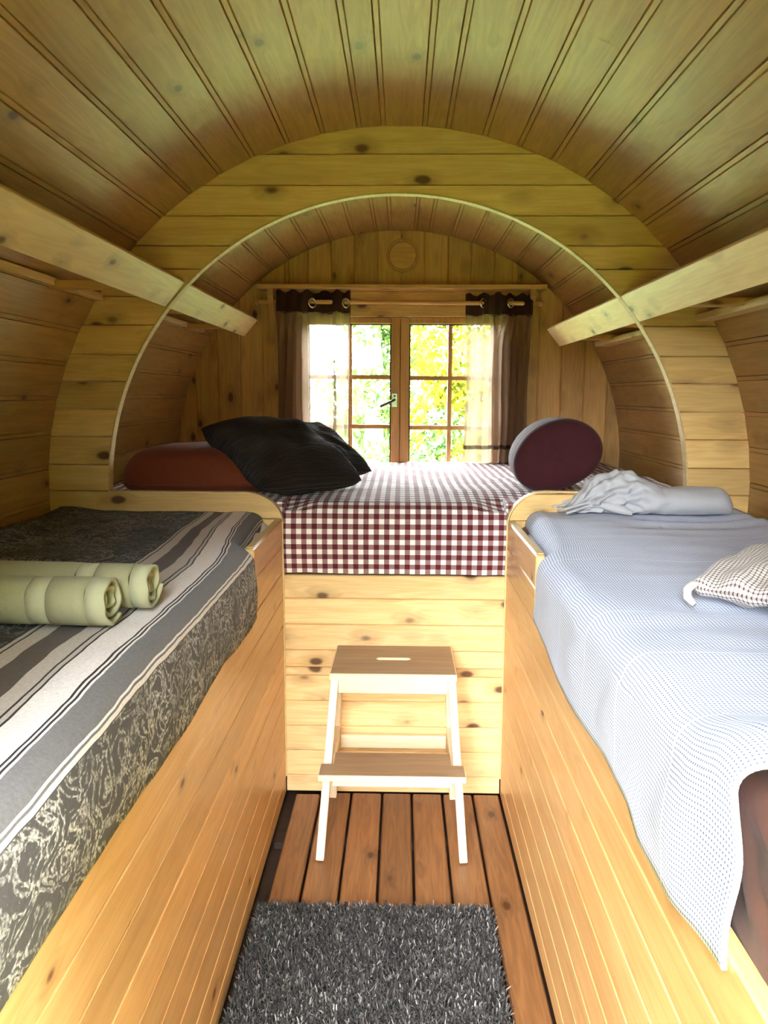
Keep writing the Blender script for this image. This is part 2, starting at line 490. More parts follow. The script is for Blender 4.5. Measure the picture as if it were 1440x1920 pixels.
def barrel_board(a0, a1, parent):
    # flat board on the chord, with a narrow bead and two v-grooves at its first edge
    p0 = Vector((XC + RB * math.sin(math.radians(a0)), ZC + RB * math.cos(math.radians(a0))))
    p1 = Vector((XC + RB * math.sin(math.radians(a1)), ZC + RB * math.cos(math.radians(a1))))
    L = (p1 - p0).length; e = (p1 - p0) / L
    c = Vector((XC, ZC)); nin = (c - (p0 + p1) / 2).normalized()
    prof = [(0, .020), (0, .0035), (.0022, .0), (.0125, .0), (.0145, .003), (.0165, .0), (L - .0022, .0), (L, .0035), (L, .020)]
    vs, fs = [], []
    for y in (YF + .001, YB + .05):
        for s, d in prof:
            q = p0 + e * s - nin * d
            vs.append((q.x, y, q.y))
    n = len(prof)
    for i in range(n - 1): fs.append((i, i + 1, n + i + 1, n + i))
    fs.append((n - 1, 0, n, 2 * n - 1)); fs.append(tuple(range(n))); fs.append(tuple(range(2 * n - 1, n - 1, -1)))
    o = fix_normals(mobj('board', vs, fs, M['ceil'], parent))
    return o
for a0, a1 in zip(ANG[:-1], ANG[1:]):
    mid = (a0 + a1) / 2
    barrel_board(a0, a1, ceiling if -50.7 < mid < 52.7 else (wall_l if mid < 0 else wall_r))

# ------------------------------------------------------------------ partition with the arched opening
HW, RI, ZI, XI = 0.3745, 0.9557, 1.051, 0.003
LEDGE, ZB, RC = 1.056, 0.950, 0.125
def open_half(z, side):
    """half width of the opening at height z"""
    led = LEDGE if side < 0 else LEDGE + .010
    if z >= ZI + RI: return 0.0
    if z >= led: return math.sqrt(max(0.0, RI ** 2 - (z - ZI) ** 2))
    if z >= ZB:
        q = (z - ZB) / (led - ZB)
        return HW + RC - RC * math.sqrt(max(0.0, 1 - q * q))
    return HW
def outer_half(z): return math.sqrt(max(0.0, (RB + .01) ** 2 - (z - ZC) ** 2))
part = tag(empty('wall_partition', (0, YA, 0)), 'pine plank partition with a large round arched opening', kind='structure')
joints = [.061, .152, .243, .334, .425, .516, .607, .698, .789, .88, .970, 1.06, 1.148, 1.241, 1.33, 1.42, 1.506, 1.60, 1.69, 1.775, 1.846, 1.937, 2.028, 2.12, 2.215]
T = .026
def partition_half(z0, z1, side, vs, fs):
    zs = set(np.linspace(z0, z1, 15)); zs |= {z0 + .003, z1 - .003}
    for zz in (LEDGE if side < 0 else LEDGE + .010,):
        if z0 < zz < z1: zs |= {zz - 1e-4, zz}
        k = zz - np.geomspace(.0005, .03, 8); zs |= {q for q in k if z0 < q < z1}
    ap = ZI + RI
    if z0 < ap < z1: zs |= {ap} | {ap - q for q in np.geomspace(.0004, .05, 16) if z0 < ap - q < z1}
    zs = sorted(zs); rows = []
    for z in zs:
        d = .004 if (z < z0 + .0015 or z > z1 - .0015) else 0.0
        xo = outer_half(z); xi = min(open_half(z, side), xo - .002)
        zz = z - (.0 if d == 0 else (-.0008 if z < z0 + .0015 else .0008))
        rows.append([(XI + side * xi, YA + d, zz), (XC + side * xo, YA + d, zz), (XC + side * xo, YA + T, zz), (XI + side * xi, YA + T, zz)])
    n = len(vs)
    for r in rows: vs += r
    for i in range(len(rows) - 1):
        for k in range(4):
            k2 = (k + 1) % 4
            fs.append((n + 4 * i + k, n + 4 * i + k2, n + 4 * i + 4 + k2, n + 4 * i + 4 + k))
    m = n + 4 * (len(rows) - 1)
    fs.append((n, n + 1, n + 2, n + 3)); fs.append((m, m + 3, m + 2, m + 1))
for z0, z1 in zip(joints[:-1], joints[1:]):
    if z1 < ZI + RI - .0:
        for s in (-1, 1):
            vs, fs = [], []; partition_half(z0, z1, s, vs, fs)
            fix_normals(mobj('board', vs, fs, M['bulk'], part))
    else:
        vs, fs = [], []
        for s in (-1, 1): partition_half(z0, z1, s, vs, fs)
        fix_normals(mobj('board', vs, fs, M['bulk'], part))
# pale plywood edge round the opening
def edge_strip(path, name, w=.005):
    vs, fs = [], []
    m = len(path)
    for i, (x, z) in enumerate(path):
        xa, za = path[max(0, i - 1)]; xb, zb_ = path[min(m - 1, i + 1)]
        t = Vector((xb - xa, zb_ - za)).normalized(); nn = Vector((-t.y, t.x))
        for (d, y) in ((0, YA - .003), (w, YA - .003), (w, YA + T + .004), (0, YA + T + .004)):
            vs.append((x + nn.x * d, y, z + nn.y * d))
    for i in range(m - 1):
        for k in range(4):
            fs.append((4 * i + k, 4 * i + (k + 1) % 4, 4 * i + 4 + (k + 1) % 4, 4 * i + 4 + k))
    fs += [(0, 1, 2, 3), (4 * m - 4, 4 * m - 1, 4 * m - 2, 4 * m - 3)]
    return fix_normals(mobj(name, vs, fs, M['edge'], part))
a_l = math.asin((LEDGE - ZI) / RI)
edge_strip([(XI + RI * math.cos(a), ZI + RI * math.sin(a)) for a in np.linspace(a_l, math.pi - a_l, 90)], 'arch_edge')
for s in (-1, 1):
    led = LEDGE if s < 0 else LEDGE + .010
    pts = [(s * HW, .06), (s * HW, ZB)]
    pts += [(s * (HW + RC - RC * math.cos(q)), ZB + (led - ZB) * math.sin(q)) for q in np.linspace(.1, math.pi / 2, 12)]
    pts += [(s * (RI - .002), led)]
    if s > 0: pts = pts[::-1]
    pts = pts[::-1]
    edge_strip(pts, 'ledge_edge', .004)

# ------------------------------------------------------------------ back wall of upright boards, with the window opening
WX0, WX1, WZ0, WZ1 = -0.560, 0.578, 0.93, 1.835
def plank_wall(name, y, ysign, xs, opening, zlow, mat, label):
    """ysign -1: boards face -Y"""
    w = tag(empty(name, (0, y, 0)), label, kind='structure')
    ox0, ox1, oz0, oz1 = opening
    cuts = sorted(set(xs))
    def slab(x0, x1, zb, zt_fn, back=False):
        lv = [x0, x0 + .0015, x0 + .005] + list(np.linspace(x0 + .005, x1 - .005, 5))[1:-1] + [x1 - .005, x1 - .0015, x1]
        rows = []
        for i, x in enumerate(lv):
            d = .006 if i in (0, len(lv) - 1) else (.0045 if i in (1, len(lv) - 2) else 0.0)
            zt = max(zt_fn(x), zb + .002)
            rows.append([(x, y - ysign * d, zb), (x, y - ysign * d, zt), (x, y - ysign * .022, zt), (x, y - ysign * .022, zb)])
        vs = [p for r in rows for p in r]; fs = []
        for i in range(len(rows) - 1):
            for k in range(4):
                fs.append((4 * i + k, 4 * i + (k + 1) % 4, 4 * i + 4 + (k + 1) % 4, 4 * i + 4 + k))
        m = 4 * (len(rows) - 1); fs += [(0, 1, 2, 3), (m, m + 3, m + 2, m + 1)]
        fix_normals(mobj('board', vs, fs, mat, w))
    circ = lambda x: ZC + math.sqrt(max(0.0, (RB + .012) ** 2 - (x - XC) ** 2))
    for x0, x1 in zip(cuts[:-1], cuts[1:]):
        segs = [(x0, x1)]
        for c in (ox0, ox1):
            segs = [q for s in segs for q in ([(s[0], c), (c, s[1])] if s[0] + .006 < c < s[1] - .006 else [s])]
        for s0, s1 in segs:
            if s1 - s0 < .015: continue
            mid = (s0 + s1) / 2
            if ox0 <= mid <= ox1:
                slab(s0, s1, oz1, circ)
                if oz0 > zlow + .02: slab(s0, s1, zlow, lambda x: oz0)
            else:
                slab(s0, s1, zlow, circ)
    # weather skin behind the boards
    mb = MB(); b0, b1 = y - ysign * .024, y - ysign * .05
    ya, yb = min(b0, b1), max(b0, b1)
    mb.box(-1.25, ox0, ya, yb, -.2, 2.3); mb.box(ox1, 1.25, ya, yb, -.2, 2.3)
    mb.box(ox0, ox1, ya, yb, oz1, 2.3)
    if oz0 > zlow + .02: mb.box(ox0, ox1, ya, yb, -.2, oz0)
    mb.build('outer_skin', M['outer'], w)
    return w
bw = [.012 + .1185 * k for k in range(-10, 11)]
wall_back = plank_wall('wall_back', YB, -1, bw, (WX0, WX1, WZ0, WZ1), .70, M['pineZ'], 'upright pine board wall around the window')
wall_front = plank_wall('wall_front', YF, 1, bw, DOOR, 0.0, M['pineZ'], 'upright pine board wall around the open doorway')

# round wooden vent cover above the window
vent = tag(empty('vent_cover', (.020, YB - .001, 2.077)), 'round pine vent cover high on the back wall', 'vent')
def lathe_y(prof, c, n=40):
    vs, fs = [], []
    for r, dy in prof:
        for k in range(n):
            a = 2 * math.pi * k / n
            vs.append((c[0] + r * math.cos(a), c[1] + dy, c[2] + r * math.sin(a)))
    for i in range(len(prof) - 1):
        for k in range(n):
            k2 = (k + 1) % n; fs.append((i * n + k, i * n + k2, (i + 1) * n + k2, (i + 1) * n + k))
    fs.append(tuple(range(n))); fs.append(tuple(range((len(prof) - 1) * n, len(prof) * n)))
    return vs, fs
MB().add(*lathe_y([(.082, -.001), (.082, -.008), (.078, -.012), (.070, -.012), (.068, -.008), (.068, -.001)], (.020, YB, 2.077))).build('rim', M['pineZ'], vent)
MB().add(*lathe_y([(.067, -.001), (.067, -.0105), (.064, -.0125), (.0, -.0125)], (.020, YB, 2.077))).build('disc', M['pineX'], vent)

# ------------------------------------------------------------------ window
win = tag(empty('window_1', (.009, YB, WZ0)), 'pine casement window of two sashes with glazing bars', kind='structure')
fy0, fy1 = YB - .018, YB + .09
SX0, SX1 = -.505, .523                     # sash outer edges
MB().box(WX0, SX0, fy0, fy1, WZ0, WZ1, .003).build('frame_post', M['winpine'], win)
MB().box(SX1, WX1, fy0, fy1, WZ0, WZ1, .003).build('frame_post', M['winpine'], win)
MB().box(SX0, SX1, fy0, fy1, 1.775, WZ1, .003).build('frame_head', M['pineX'], win)
MB().box(SX0, SX1, fy0 - .012, fy1 + .02, WZ0, .965, .003).build('window_sill', M['pineX'], win)
for k, (a, b) in enumerate(((SX0, .0100), (.0120, SX1))):
    gx0, gx1, gz0, gz1 = a + .042, b - .046, .998, 1.742
    if k == 1: gx0, gx1 = a + .046, b - .042
    mb = MB()
    y0, y1 = YB - .012, YB + .042
    mb.box(a, gx0, y0, y1, .967, 1.773, .003); mb.box(gx1, b, y0, y1, .967, 1.773, .003)
    mb.box(gx0, gx1, y0 + .001, y1, .967, gz0, .003); mb.box(gx0, gx1, y0 + .001, y1, gz1, 1.773, .003)
    sash = mb.build('sash', M['winpine'], win)
    xm = (gx0 + gx1) / 2
    zq = [gz0, 1.212, 1.468, gz1]
    if k == 0: zq = [gz0, 1.216, 1.472, gz1]
    MB().box(xm - .011, xm + .011, YB + .018, YB + .040, gz0, gz1, .003).build('glazing_bar', M['winpine'], sash)
    for z in zq[1:3]:
        MB().box(gx0, gx1, YB + .017, YB + .041, z - .011, z + .011, .003).build('glazing_bar', M['winpine'], sash)
    for (p0, p1) in ((gx0, xm), (xm, gx1)):
        for z0, z1 in zip(zq[:-1], zq[1:]):
            MB().box(p0, p1, YB + .028, YB + .031, z0, z1).build('pane', M['glass'], sash)
    ms = MB()
    e = .006
    ms.box(gx0, gx0 + e, YB + .012, YB + .017, gz0, gz1); ms.box(gx1 - e, gx1, YB + .012, YB + .017, gz0, gz1)
    ms.box(gx0, gx1, YB + .012, YB + .017, gz1 - e, gz1)
    ms.build('seal', M['seal'], sash)
MB().box(-.018, .040, YB + .0425, YB + .056, .967, 1.773, .002).build('meeting_strip', M['winpine'], win)
hp = MB().box(-.030, -.004, YB - .017, YB - .012, 1.318, 1.388, .001).build('handle_plate', M['steel'], win)
MB().add(*lathe_y([(.006, 0), (.006, -.003), (0, -.003)], (-.017, YB - .0168, 1.376), 14)).build('screw', M['darksteel'], hp)
MB().add(*lathe_y([(.006, 0), (.006, -.003), (0, -.003)], (-.017, YB - .0168, 1.330), 14)).build('screw', M['steel'], hp)
MB().tube([(-.016, YB - .017, 1.356), (-.016, YB - .04, 1.356), (-.022, YB - .047, 1.353), (-.06, YB - .05, 1.336), (-.09, YB - .05, 1.322)],
          [.006, .006, .0065, .007, .008], 12).build('lever', M['darksteel'], hp, True)

# ------------------------------------------------------------------ curtain shelf, rod, curtains
cs = tag(empty('curtain_shelf', (.016, YB, 1.90)), 'narrow pine shelf on two brackets above the window', 'shelf')
MB().box(-.705, .735, YB - .115, YB - .001, 1.902, 1.924, .003).build('shelf_board', M['pineX'], cs)
MB().box(-.66, .68, YB - .018, YB - .001, 1.842, 1.902, .003).build('back_rail', M['pineX'], cs)
for bx in (-.640, .668):
    vs = [(.0, 1.902), (-.105, 1.902), (-.105, 1.868), (-.090, 1.845), (-.055, 1.80), (-.035, 1.745), (-.030, 1.66), (-.024, 1.636), (-.008, 1.63), (.0, 1.636)]
    V = [(bx - .014, YB + y - .0005, z) for y, z in vs] + [(bx + .014, YB + y - .0005, z) for y, z in vs]
    n = len(vs)
    F = [tuple(range(n)), tuple(range(2 * n - 1, n - 1, -1))] + [(i, (i + 1) % n, n + (i + 1) % n, n + i) for i in range(n)]
    fix_normals(mobj('bracket', V, F, M['pineZ'], cs))
YR = YB - .075
rod = tag(empty('curtain_rod', (0, YR, 1.838)), 'round wooden curtain rod under the narrow shelf', 'rod')
MB().tube([(-.70, YR, 1.843), (.70, YR, 1.835)], .0105, 16).build('pole', M['pineX'], rod, False)
for sx, z in ((-1, 1.843), (1, 1.835)):
    MB().tube([(sx * .700, YR, z), (sx * .706, YR, z), (sx * .718, YR, z), (sx * .722, YR, z)], [.0108, .016, .016, .012], 16).build('finial', M['pineX'], rod)

def curtain(name, label, path, ztop, zbot, hem_z, edge_idx, folds_top, grom):
    """path: list of (x, y offset) at mid height, the cloth's zig-zag in plan"""
    root = tag(empty(name, (path[len(path) // 2][0], YR, zbot)), label, 'curtain', 'sheer curtains')
    P = np.array(path); n = 110
    s = np.linspace(0, len(P) - 1, n); i0 = np.clip(s.astype(int), 0, len(P) - 2); f = s - i0
    f = f * f * (3 - 2 * f)
    base = P[i0] * (1 - f)[:, None] + P[np.minimum(i0 + 1, len(P) - 1)] * f[:, None]
    Hd = np.array(folds_top); s = np.linspace(0, len(Hd) - 1, n); i0 = np.clip(s.astype(int), 0, len(Hd) - 2); f = s - i0
    f = f * f * (3 - 2 * f)
    head = Hd[i0] * (1 - f)[:, None] + Hd[np.minimum(i0 + 1, len(Hd) - 1)] * f[:, None]
    def surf(j, z):
        t = (ztop - z) / (ztop - zbot)
        wgt = sstep(.10, .32, t)
        x, dy = head[j] * (1 - wgt) + base[j] * wgt
        a = 1.0 - .25 * math.exp(-t * 9)
        x2 = x + .010 * math.sin(t * 4 + j * .08) * t + .006 * nz(x * 9, z * 3, 1.3)
        y2 = YR + dy * (0.75 + .5 * t) + .006 * math.sin(j * .5 + t * 3) * min(1, t * 4)
        return (x2, y2, z)
    def sheet(nm, za, zb, nv, mat, par, j0=0, j1=n, off=0.0, top_wave=False, th=0.0):
        js = list(range(j0, j1)); vs = []
        for j in js:
            for k in range(nv):
                z = za + (zb - za) * k / (nv - 1)
                if top_wave and k == 0: z += .008 * math.sin(j * .31)
                if top_wave and k == nv - 1: z += .006 * math.sin(j * .23 + 1)
                p = surf(j, z)
                vs.append((p[0], p[1] + off, p[2]))
        return mobj(nm, vs, grid_faces(len(js), nv), mat, par, True)
    sheet('cloth', ztop - .10, zbot, 40, M['sheer'], root)
    sheet('header_band', ztop, ztop - .105, 10, M['header'], root, top_wave=True)
    sheet('hem', hem_z, hem_z - .020, 3, M['sheerhem'], root, off=-.002)
    sheet('bottom_hem', zbot + .008, zbot - .004, 3, M['sheerhem'], root, off=-.002)
    j0, j1 = edge_idx
    sheet('side_hem', ztop - .10, zbot, 30, M['sheerhem'], root, j0, j1, off=-.002)
    for gx, gy in grom:
        vs, fs = [], []
        for a in range(24):
            A = 2 * math.pi * a / 24
            for b in range(8):
                Bq = 2 * math.pi * b / 8
                r = .021 + .0045 * math.cos(Bq)
                # eyelet ring standing almost square to the rod
                lx, ly, lz = .0045 * math.sin(Bq), r * math.cos(A), r * math.sin(A)
                c, s_ = math.cos(.9), math.sin(.9)
                vs.append((gx + lx * c + ly * s_, YR + gy - lx * s_ + ly * c, 1.838 - .004 + lz))
        for a in range(24):
            for b in range(8):
                fs.append((a * 8 + b, ((a + 1) % 24) * 8 + b, ((a + 1) % 24) * 8 + (b + 1) % 8, a * 8 + (b + 1) % 8))
        mobj('eyelet', vs, fs, M['steel'], root, True)
    return root
curtain('curtain', 'sheer brown eyelet curtain behind the dark corduroy cushions',
        [(-.615, .01), (-.60, -.035), (-.575, .03), (-.560, -.04), (-.535, .03), (-.51, -.03), (-.49, .02), (-.455, -.02), (-.40, -.028), (-.355, -.012),
         (-.345, .02), (-.318, -.03), (-.335, .02), (-.325, -.02), (-.30, -.03), (-.27, .0), (-.25, -.03), (-.242, .015)],
        1.892, 1.03, 1.128, (107, 110), [(-.615, -.02), (-.59, -.036), (-.565, -.022), (-.535, -.034), (-.505, -.022), (-.475, -.034), (-.45, -.026), (-.425, .012), (-.39, .026), (-.35, .024), (-.325, -.018), (-.305, -.036), (-.28, -.03), (-.262, .012), (-.24, .02)], [(-.43, -.02), (-.262, -.02)])
curtain('curtain', 'sheer brown eyelet curtain behind the rolled burgundy blanket',
        [(.345, .01), (.352, -.03), (.372, -.02), (.40, -.012), (.43, -.03), (.465, -.02), (.485, .03), (.482, -.03), (.50, -.035), (.53, .03),
         (.545, -.04), (.575, .03), (.59, -.035), (.615, .03), (.63, -.03), (.655, .02), (.665, .0)],
        1.880, 1.03, 1.128, (40, 43), [(.340, .016), (.37, .026), (.40, .022), (.425, -.012), (.45, -.034), (.48, -.022), (.51, -.036), (.54, -.024), (.56, .008), (.585, .024), (.61, .020), (.63, -.02), (.65, -.034), (.668, -.02)], [(.425, -.02), (.56, -.02)])

# ------------------------------------------------------------------ floor: dark sub-floor with separate deck boards
floor = tag(MB().box(-.52, .52, YF, YB + .05, -.075, -.045).build('floor', M['sub']), 'brown stained deck board floor', kind='structure')
edges = [(-.337, -.254, -.30), (-.246, -.148, 0), (-.140, -.041, 0), (-.033, .062, 0), (.070, .168, 0), (.176, .273, 0), (.281, .368, 0)]
for i, (x0, x1, _) in enumerate(edges):
    MB().box(x0, x1, YF + .004, YA - .004 - (.012 if i == 0 else .003 * (i % 3)), -.022, .004 + .0015 * ((i * 7) % 3 - 1), .004).build('deck_board', M['deck'], floor)
for yy in (.5, 1.1, 1.7, 2.3):
    MB().box(-.372, .372, yy - .03, yy + .03, -.045, -.0225).build('joist', M['sub'], floor)

# ------------------------------------------------------------------ raised double bed: panelled front, mattress in gingham
bed = tag(empty('raised_bed', (0, YA, 0)), 'pine plank front of the raised bed behind the step stool', 'bed')
pz = [0.0, .061, .152, .243, .334, .425, .455, .516, .607, .698, .779]
for z0, z1 in zip(pz[:-1], pz[1:]):
    vs, fs = [], []
    prof = [(.020, z0 + .0005), (.004, z0 + .0005), (0, z0 + .004), (0, z1 - .004), (.004, z1 - .0005), (.020, z1 - .0005)]
    for x in (-HW + .003, HW - .003):
        for d, z in prof: vs.append((x, YA + .004 + d, z))
    n = len(prof)
    for i in range(n): fs.append((i, (i + 1) % n, n + (i + 1) % n, n + i))
    fs += [tuple(range(n)), tuple(range(2 * n - 1, n - 1, -1))]
    fix_normals(mobj('board', vs, fs, M['panelX'], bed))
MB().box(-1.10, 1.10, YA + .032, YB - .03, .74, .775).build('bed_deck', M['pineX'], bed)

def mattress_gingham():
    xs = np.concatenate([np.linspace(-1.07, -.372, 22), np.linspace(-.3705, .3705, 60), np.linspace(.372, 1.07, 22)])
    prof = []
    for q in np.linspace(0, 1, 14): prof.append((2.556 - .016 * math.sin(q * math.pi * .8), .785 + .19 * q))
    for q in np.linspace(0, math.pi / 2, 10)[1:]: prof.append((2.556 + .055 * (1 - math.cos(q)) - .009, .975 + .050 * math.sin(q)))
    for q in np.linspace(0, 1, 44)[1:]: prof.append((2.602 + (4.03 - 2.602) * q, 1.025 + .012 * math.sin(min(1, q * 3) * math.pi / 2)))
    prof.append((4.04, 1.02)); prof.append((4.04, .80))
    arc = [0.0]
    for a, b in zip(prof[:-1], prof[1:]): arc.append(arc[-1] + math.hypot(b[0] - a[0], b[1] - a[1]))
    vs, uv = [], []
    for x in xs:
        out = abs(x) > .371
        for (y, z), s in zip(prof, arc):
            yy = max(y, 2.582) if out else y
            zz = z
            if z > 1.0:
                w = sstep(2.58, 2.75, y)
                zz += .012 * nz(x * 3.1, y * 2.7, 2.0) * w + .006 * nz(x * 9, y * 8, 5.0) * w
                zz -= .03 * sstep(.25, .38, abs(x)) * (1 - sstep(2.60, 2.68, y)) if not out else 0
            else:
                yy += (.006 * nz(x * 6, z * 5, 3.0) if not out else 0)
                zz += .004 * nz(x * 5, 3, 1.0) * (1 if z < .79 else 0)
            if not out and z < .82: yy += .004 * math.sin(x * 60) * (1 - (z - .785) / .035) * .5
            vs.append((x, yy, zz)); uv.append((x + .5, s))
    o = mobj('mattress', vs, grid_faces(len(xs), len(prof)), M['gingham'], None, True, uv)
    return o
mat = tag(mattress_gingham(), 'wide mattress under burgundy and white gingham sheet', 'mattress')

# ------------------------------------------------------------------ side bunks: panelled bench fronts
def bench(side, label, y_step):
    b = tag(empty('bunk_bench', (side * .75, 1.2, 0)), label, 'bunk', 'side bunks')
    zs = [0.0, .061, .152, .243, .334, .425, .516, .607, .698, .789]
    xf = side * HW; xb = side * (HW + .022)
    def brd(y0, y1, z0, z1, mat=M['panelY']):
        prof = [(xb, z0 + .0004), (xf + side * .0035, z0 + .0004), (xf, z0 + .0035), (xf, z1 - .0035), (xf + side * .0035, z1 - .0004), (xb, z1 - .0004)]
        vs = [(x, y, z) for y in (y0, y1) for x, z in prof]; n = 6
        fs = [(i, (i + 1) % n, n + (i + 1) % n, n + i) for i in range(n)] + [tuple(range(n)), tuple(range(2 * n - 1, n - 1, -1))]
        fix_normals(mobj('board', vs, fs, mat, b))
    for z0, z1 in zip(zs[:-1], zs[1:]): brd(YF + .03, YA - .002, z0, z1)
    brd(y_step, YA - .002, .789, .88); brd(y_step, YA - .002, .88, .968)
    MB().box(min(xf, xb), max(xf, xb), y_step + .002, YA - .003, .9684, .973, .002).build('top_edge', M['edge'], b)
    MB().box(min(xf + side * .001, xb + side * .002), max(xf + side * .001, xb + side * .002), y_step - .006, y_step - .0005, .791, .966, .002).build('end_edge', M['edge'], b)
    MB().box(min(xb, side * 1.0), max(xb, side * 1.0), YF + .03, YA - .002, .70, .735).build('bunk_deck', M['pineY'], b)
    return b
bench(-1, 'pine plank bunk bench under the grey striped throw', 2.05)
bench(1, 'pine plank bunk bench under the blue checked blanket', 2.0)

def bunk_mattress(side, name, label, mat, zt, xin):
    """rounded slab following the curved outer wall; the top wrinkles a little"""
    ny, y0, y1 = 170, YF + .04, YA - .012
    prof = []
    x_in, x_out = xin, 1.10
    for q in np.linspace(0, 1, 14): prof.append((x_in, .737 + (zt - .045 - .737) * q))
    for q in np.linspace(0, math.pi / 2, 6)[1:]: prof.append((x_in + .045 * (1 - math.cos(q)), zt - .045 + .045 * math.sin(q)))
    for q in np.linspace(0, 1, 18)[1:]: prof.append((x_in + .045 + (x_out - x_in - .045) * q, zt))
    prof.append((1.04, .737))
    vs = []
    for i in range(ny):
        y = y0 + (y1 - y0) * i / (ny - 1)
        for x, z in prof:
            zz, xx = z, x
            if z > .76:
                wv = .010 * nz(x * 7 + z * 5, y * 6, 4.0 + side) + .004 * nz(x * 17 + y * 9, y * 14 + z * 12, 1.0)
                wv += .012 * (.5 - abs(nz(x * 9 + z * 16, y * 9 - z * 11, 2.0)) * 2.2) * sstep(.76, .80, z)
                zz += wv if z > zt - .02 else 0; xx += wv * .8 if x < x_in + .02 else 0
            vs.append((side * xx, y, zz))
    fs = grid_faces(ny, len(prof))
    n = len(prof)
    fs += [(k, n - 1 + 0, k + 1) for k in range(0, 0)]
    fs.append(tuple(range(n))); fs.append(tuple(range((ny - 1) * n, ny * n))[::-1])
    fs += [(i * n + n - 1, (i + 1) * n + n - 1, (i + 1) * n, i * n) for i in range(ny - 1)]
    return tag(fix_normals(mobj(name, vs, fs, mat, None, True)), label, 'mattress')
bunk_mattress(-1, 'bunk_mattress', 'white bunk mattress lying beneath the grey striped throw', M['white'], .955, .402)
bunk_mattress(1, 'bunk_mattress', 'bunk mattress in wrinkled brown sheet at the near right', M['brownsheet'], .955, .402)

# ------------------------------------------------------------------ left throw
def left_throw():
    ny, y0, y1 = 150, YF + .06, 2.532
    vs, uv = [], []
    us = np.concatenate([np.linspace(0, .155, 10), np.linspace(.155, .225, 9)[1:], np.linspace(.225, .92, 46)[1:]])
    for i in range(ny):
        y = y0 + (y1 - y0) * i / (ny - 1)
        tuck = sstep(2.02, 2.07, y)             # behind the raised end board
        hem = .785 + .006 * math.sin(y * 9) + .005 * nz(y * 4, 1, 2)
        bulge = .004 * math.sin(y * 7.3)
        top = .982 + .014 * sstep(1.9, 2.4, y) - .012 * (1 - sstep(.7, 1.3, y))
        for u in us:
            if u <= .155:
                q = u / .155
                x = .3655 - .006 * math.sin(q * math.pi) + .003 * nz(y * 10, q * 2, 3) + .004 * q
                z = hem + (top - .042 - hem) * q
            elif u <= .225:
                a = (u - .155) / .07 * math.pi / 2
                x = .3695 + .045 * (1 - math.cos(a)); z = top - .042 + .042 * math.sin(a)
            else:
                x = .4145 + (u - .225)
                z = top + .007 * nz(x * 4.5, y * 4.0, 7.0) + .003 * nz(x * 14, y * 12, 2.0)
                z += .012 * sstep(.95, 1.08, x)
            tk = tuck if u < .155 else (1 - (u - .155) / .07) * tuck + (u - .155) / .07 * sstep(1.75, 2.3, y) if u < .225 else sstep(1.75, 2.3, y)
            x += (.052 + .012 * sstep(2.2, 2.5, y)) * tk * (1 - sstep(.225, .5, u))
            lim = XC + math.sqrt(max(0, (RB - .012) ** 2 - (z - ZC) ** 2))
            vs.append((-min(x, lim), y, z + bulge * .3)); uv.append((u, y))
    o = mobj('throw_blanket', vs, grid_faces(ny, len(us)), M['throw'], None, True, uv)
    sm = o.modifiers.new('thickness', 'SOLIDIFY'); sm.thickness = .005; sm.offset = -1
    return o
lt = tag(left_throw(), 'dark grey patterned throw with pale and black stripes on the left bunk', 'blanket')
bm = bmesh.new(); bm.from_mesh(lt.data); bmesh.ops.recalc_face_normals(bm, faces=bm.faces)
if sum(f.normal.z for f in bm.faces) < 0: bmesh.ops.reverse_faces(bm, faces=bm.faces)
bm.to_mesh(lt.data); bm.free()

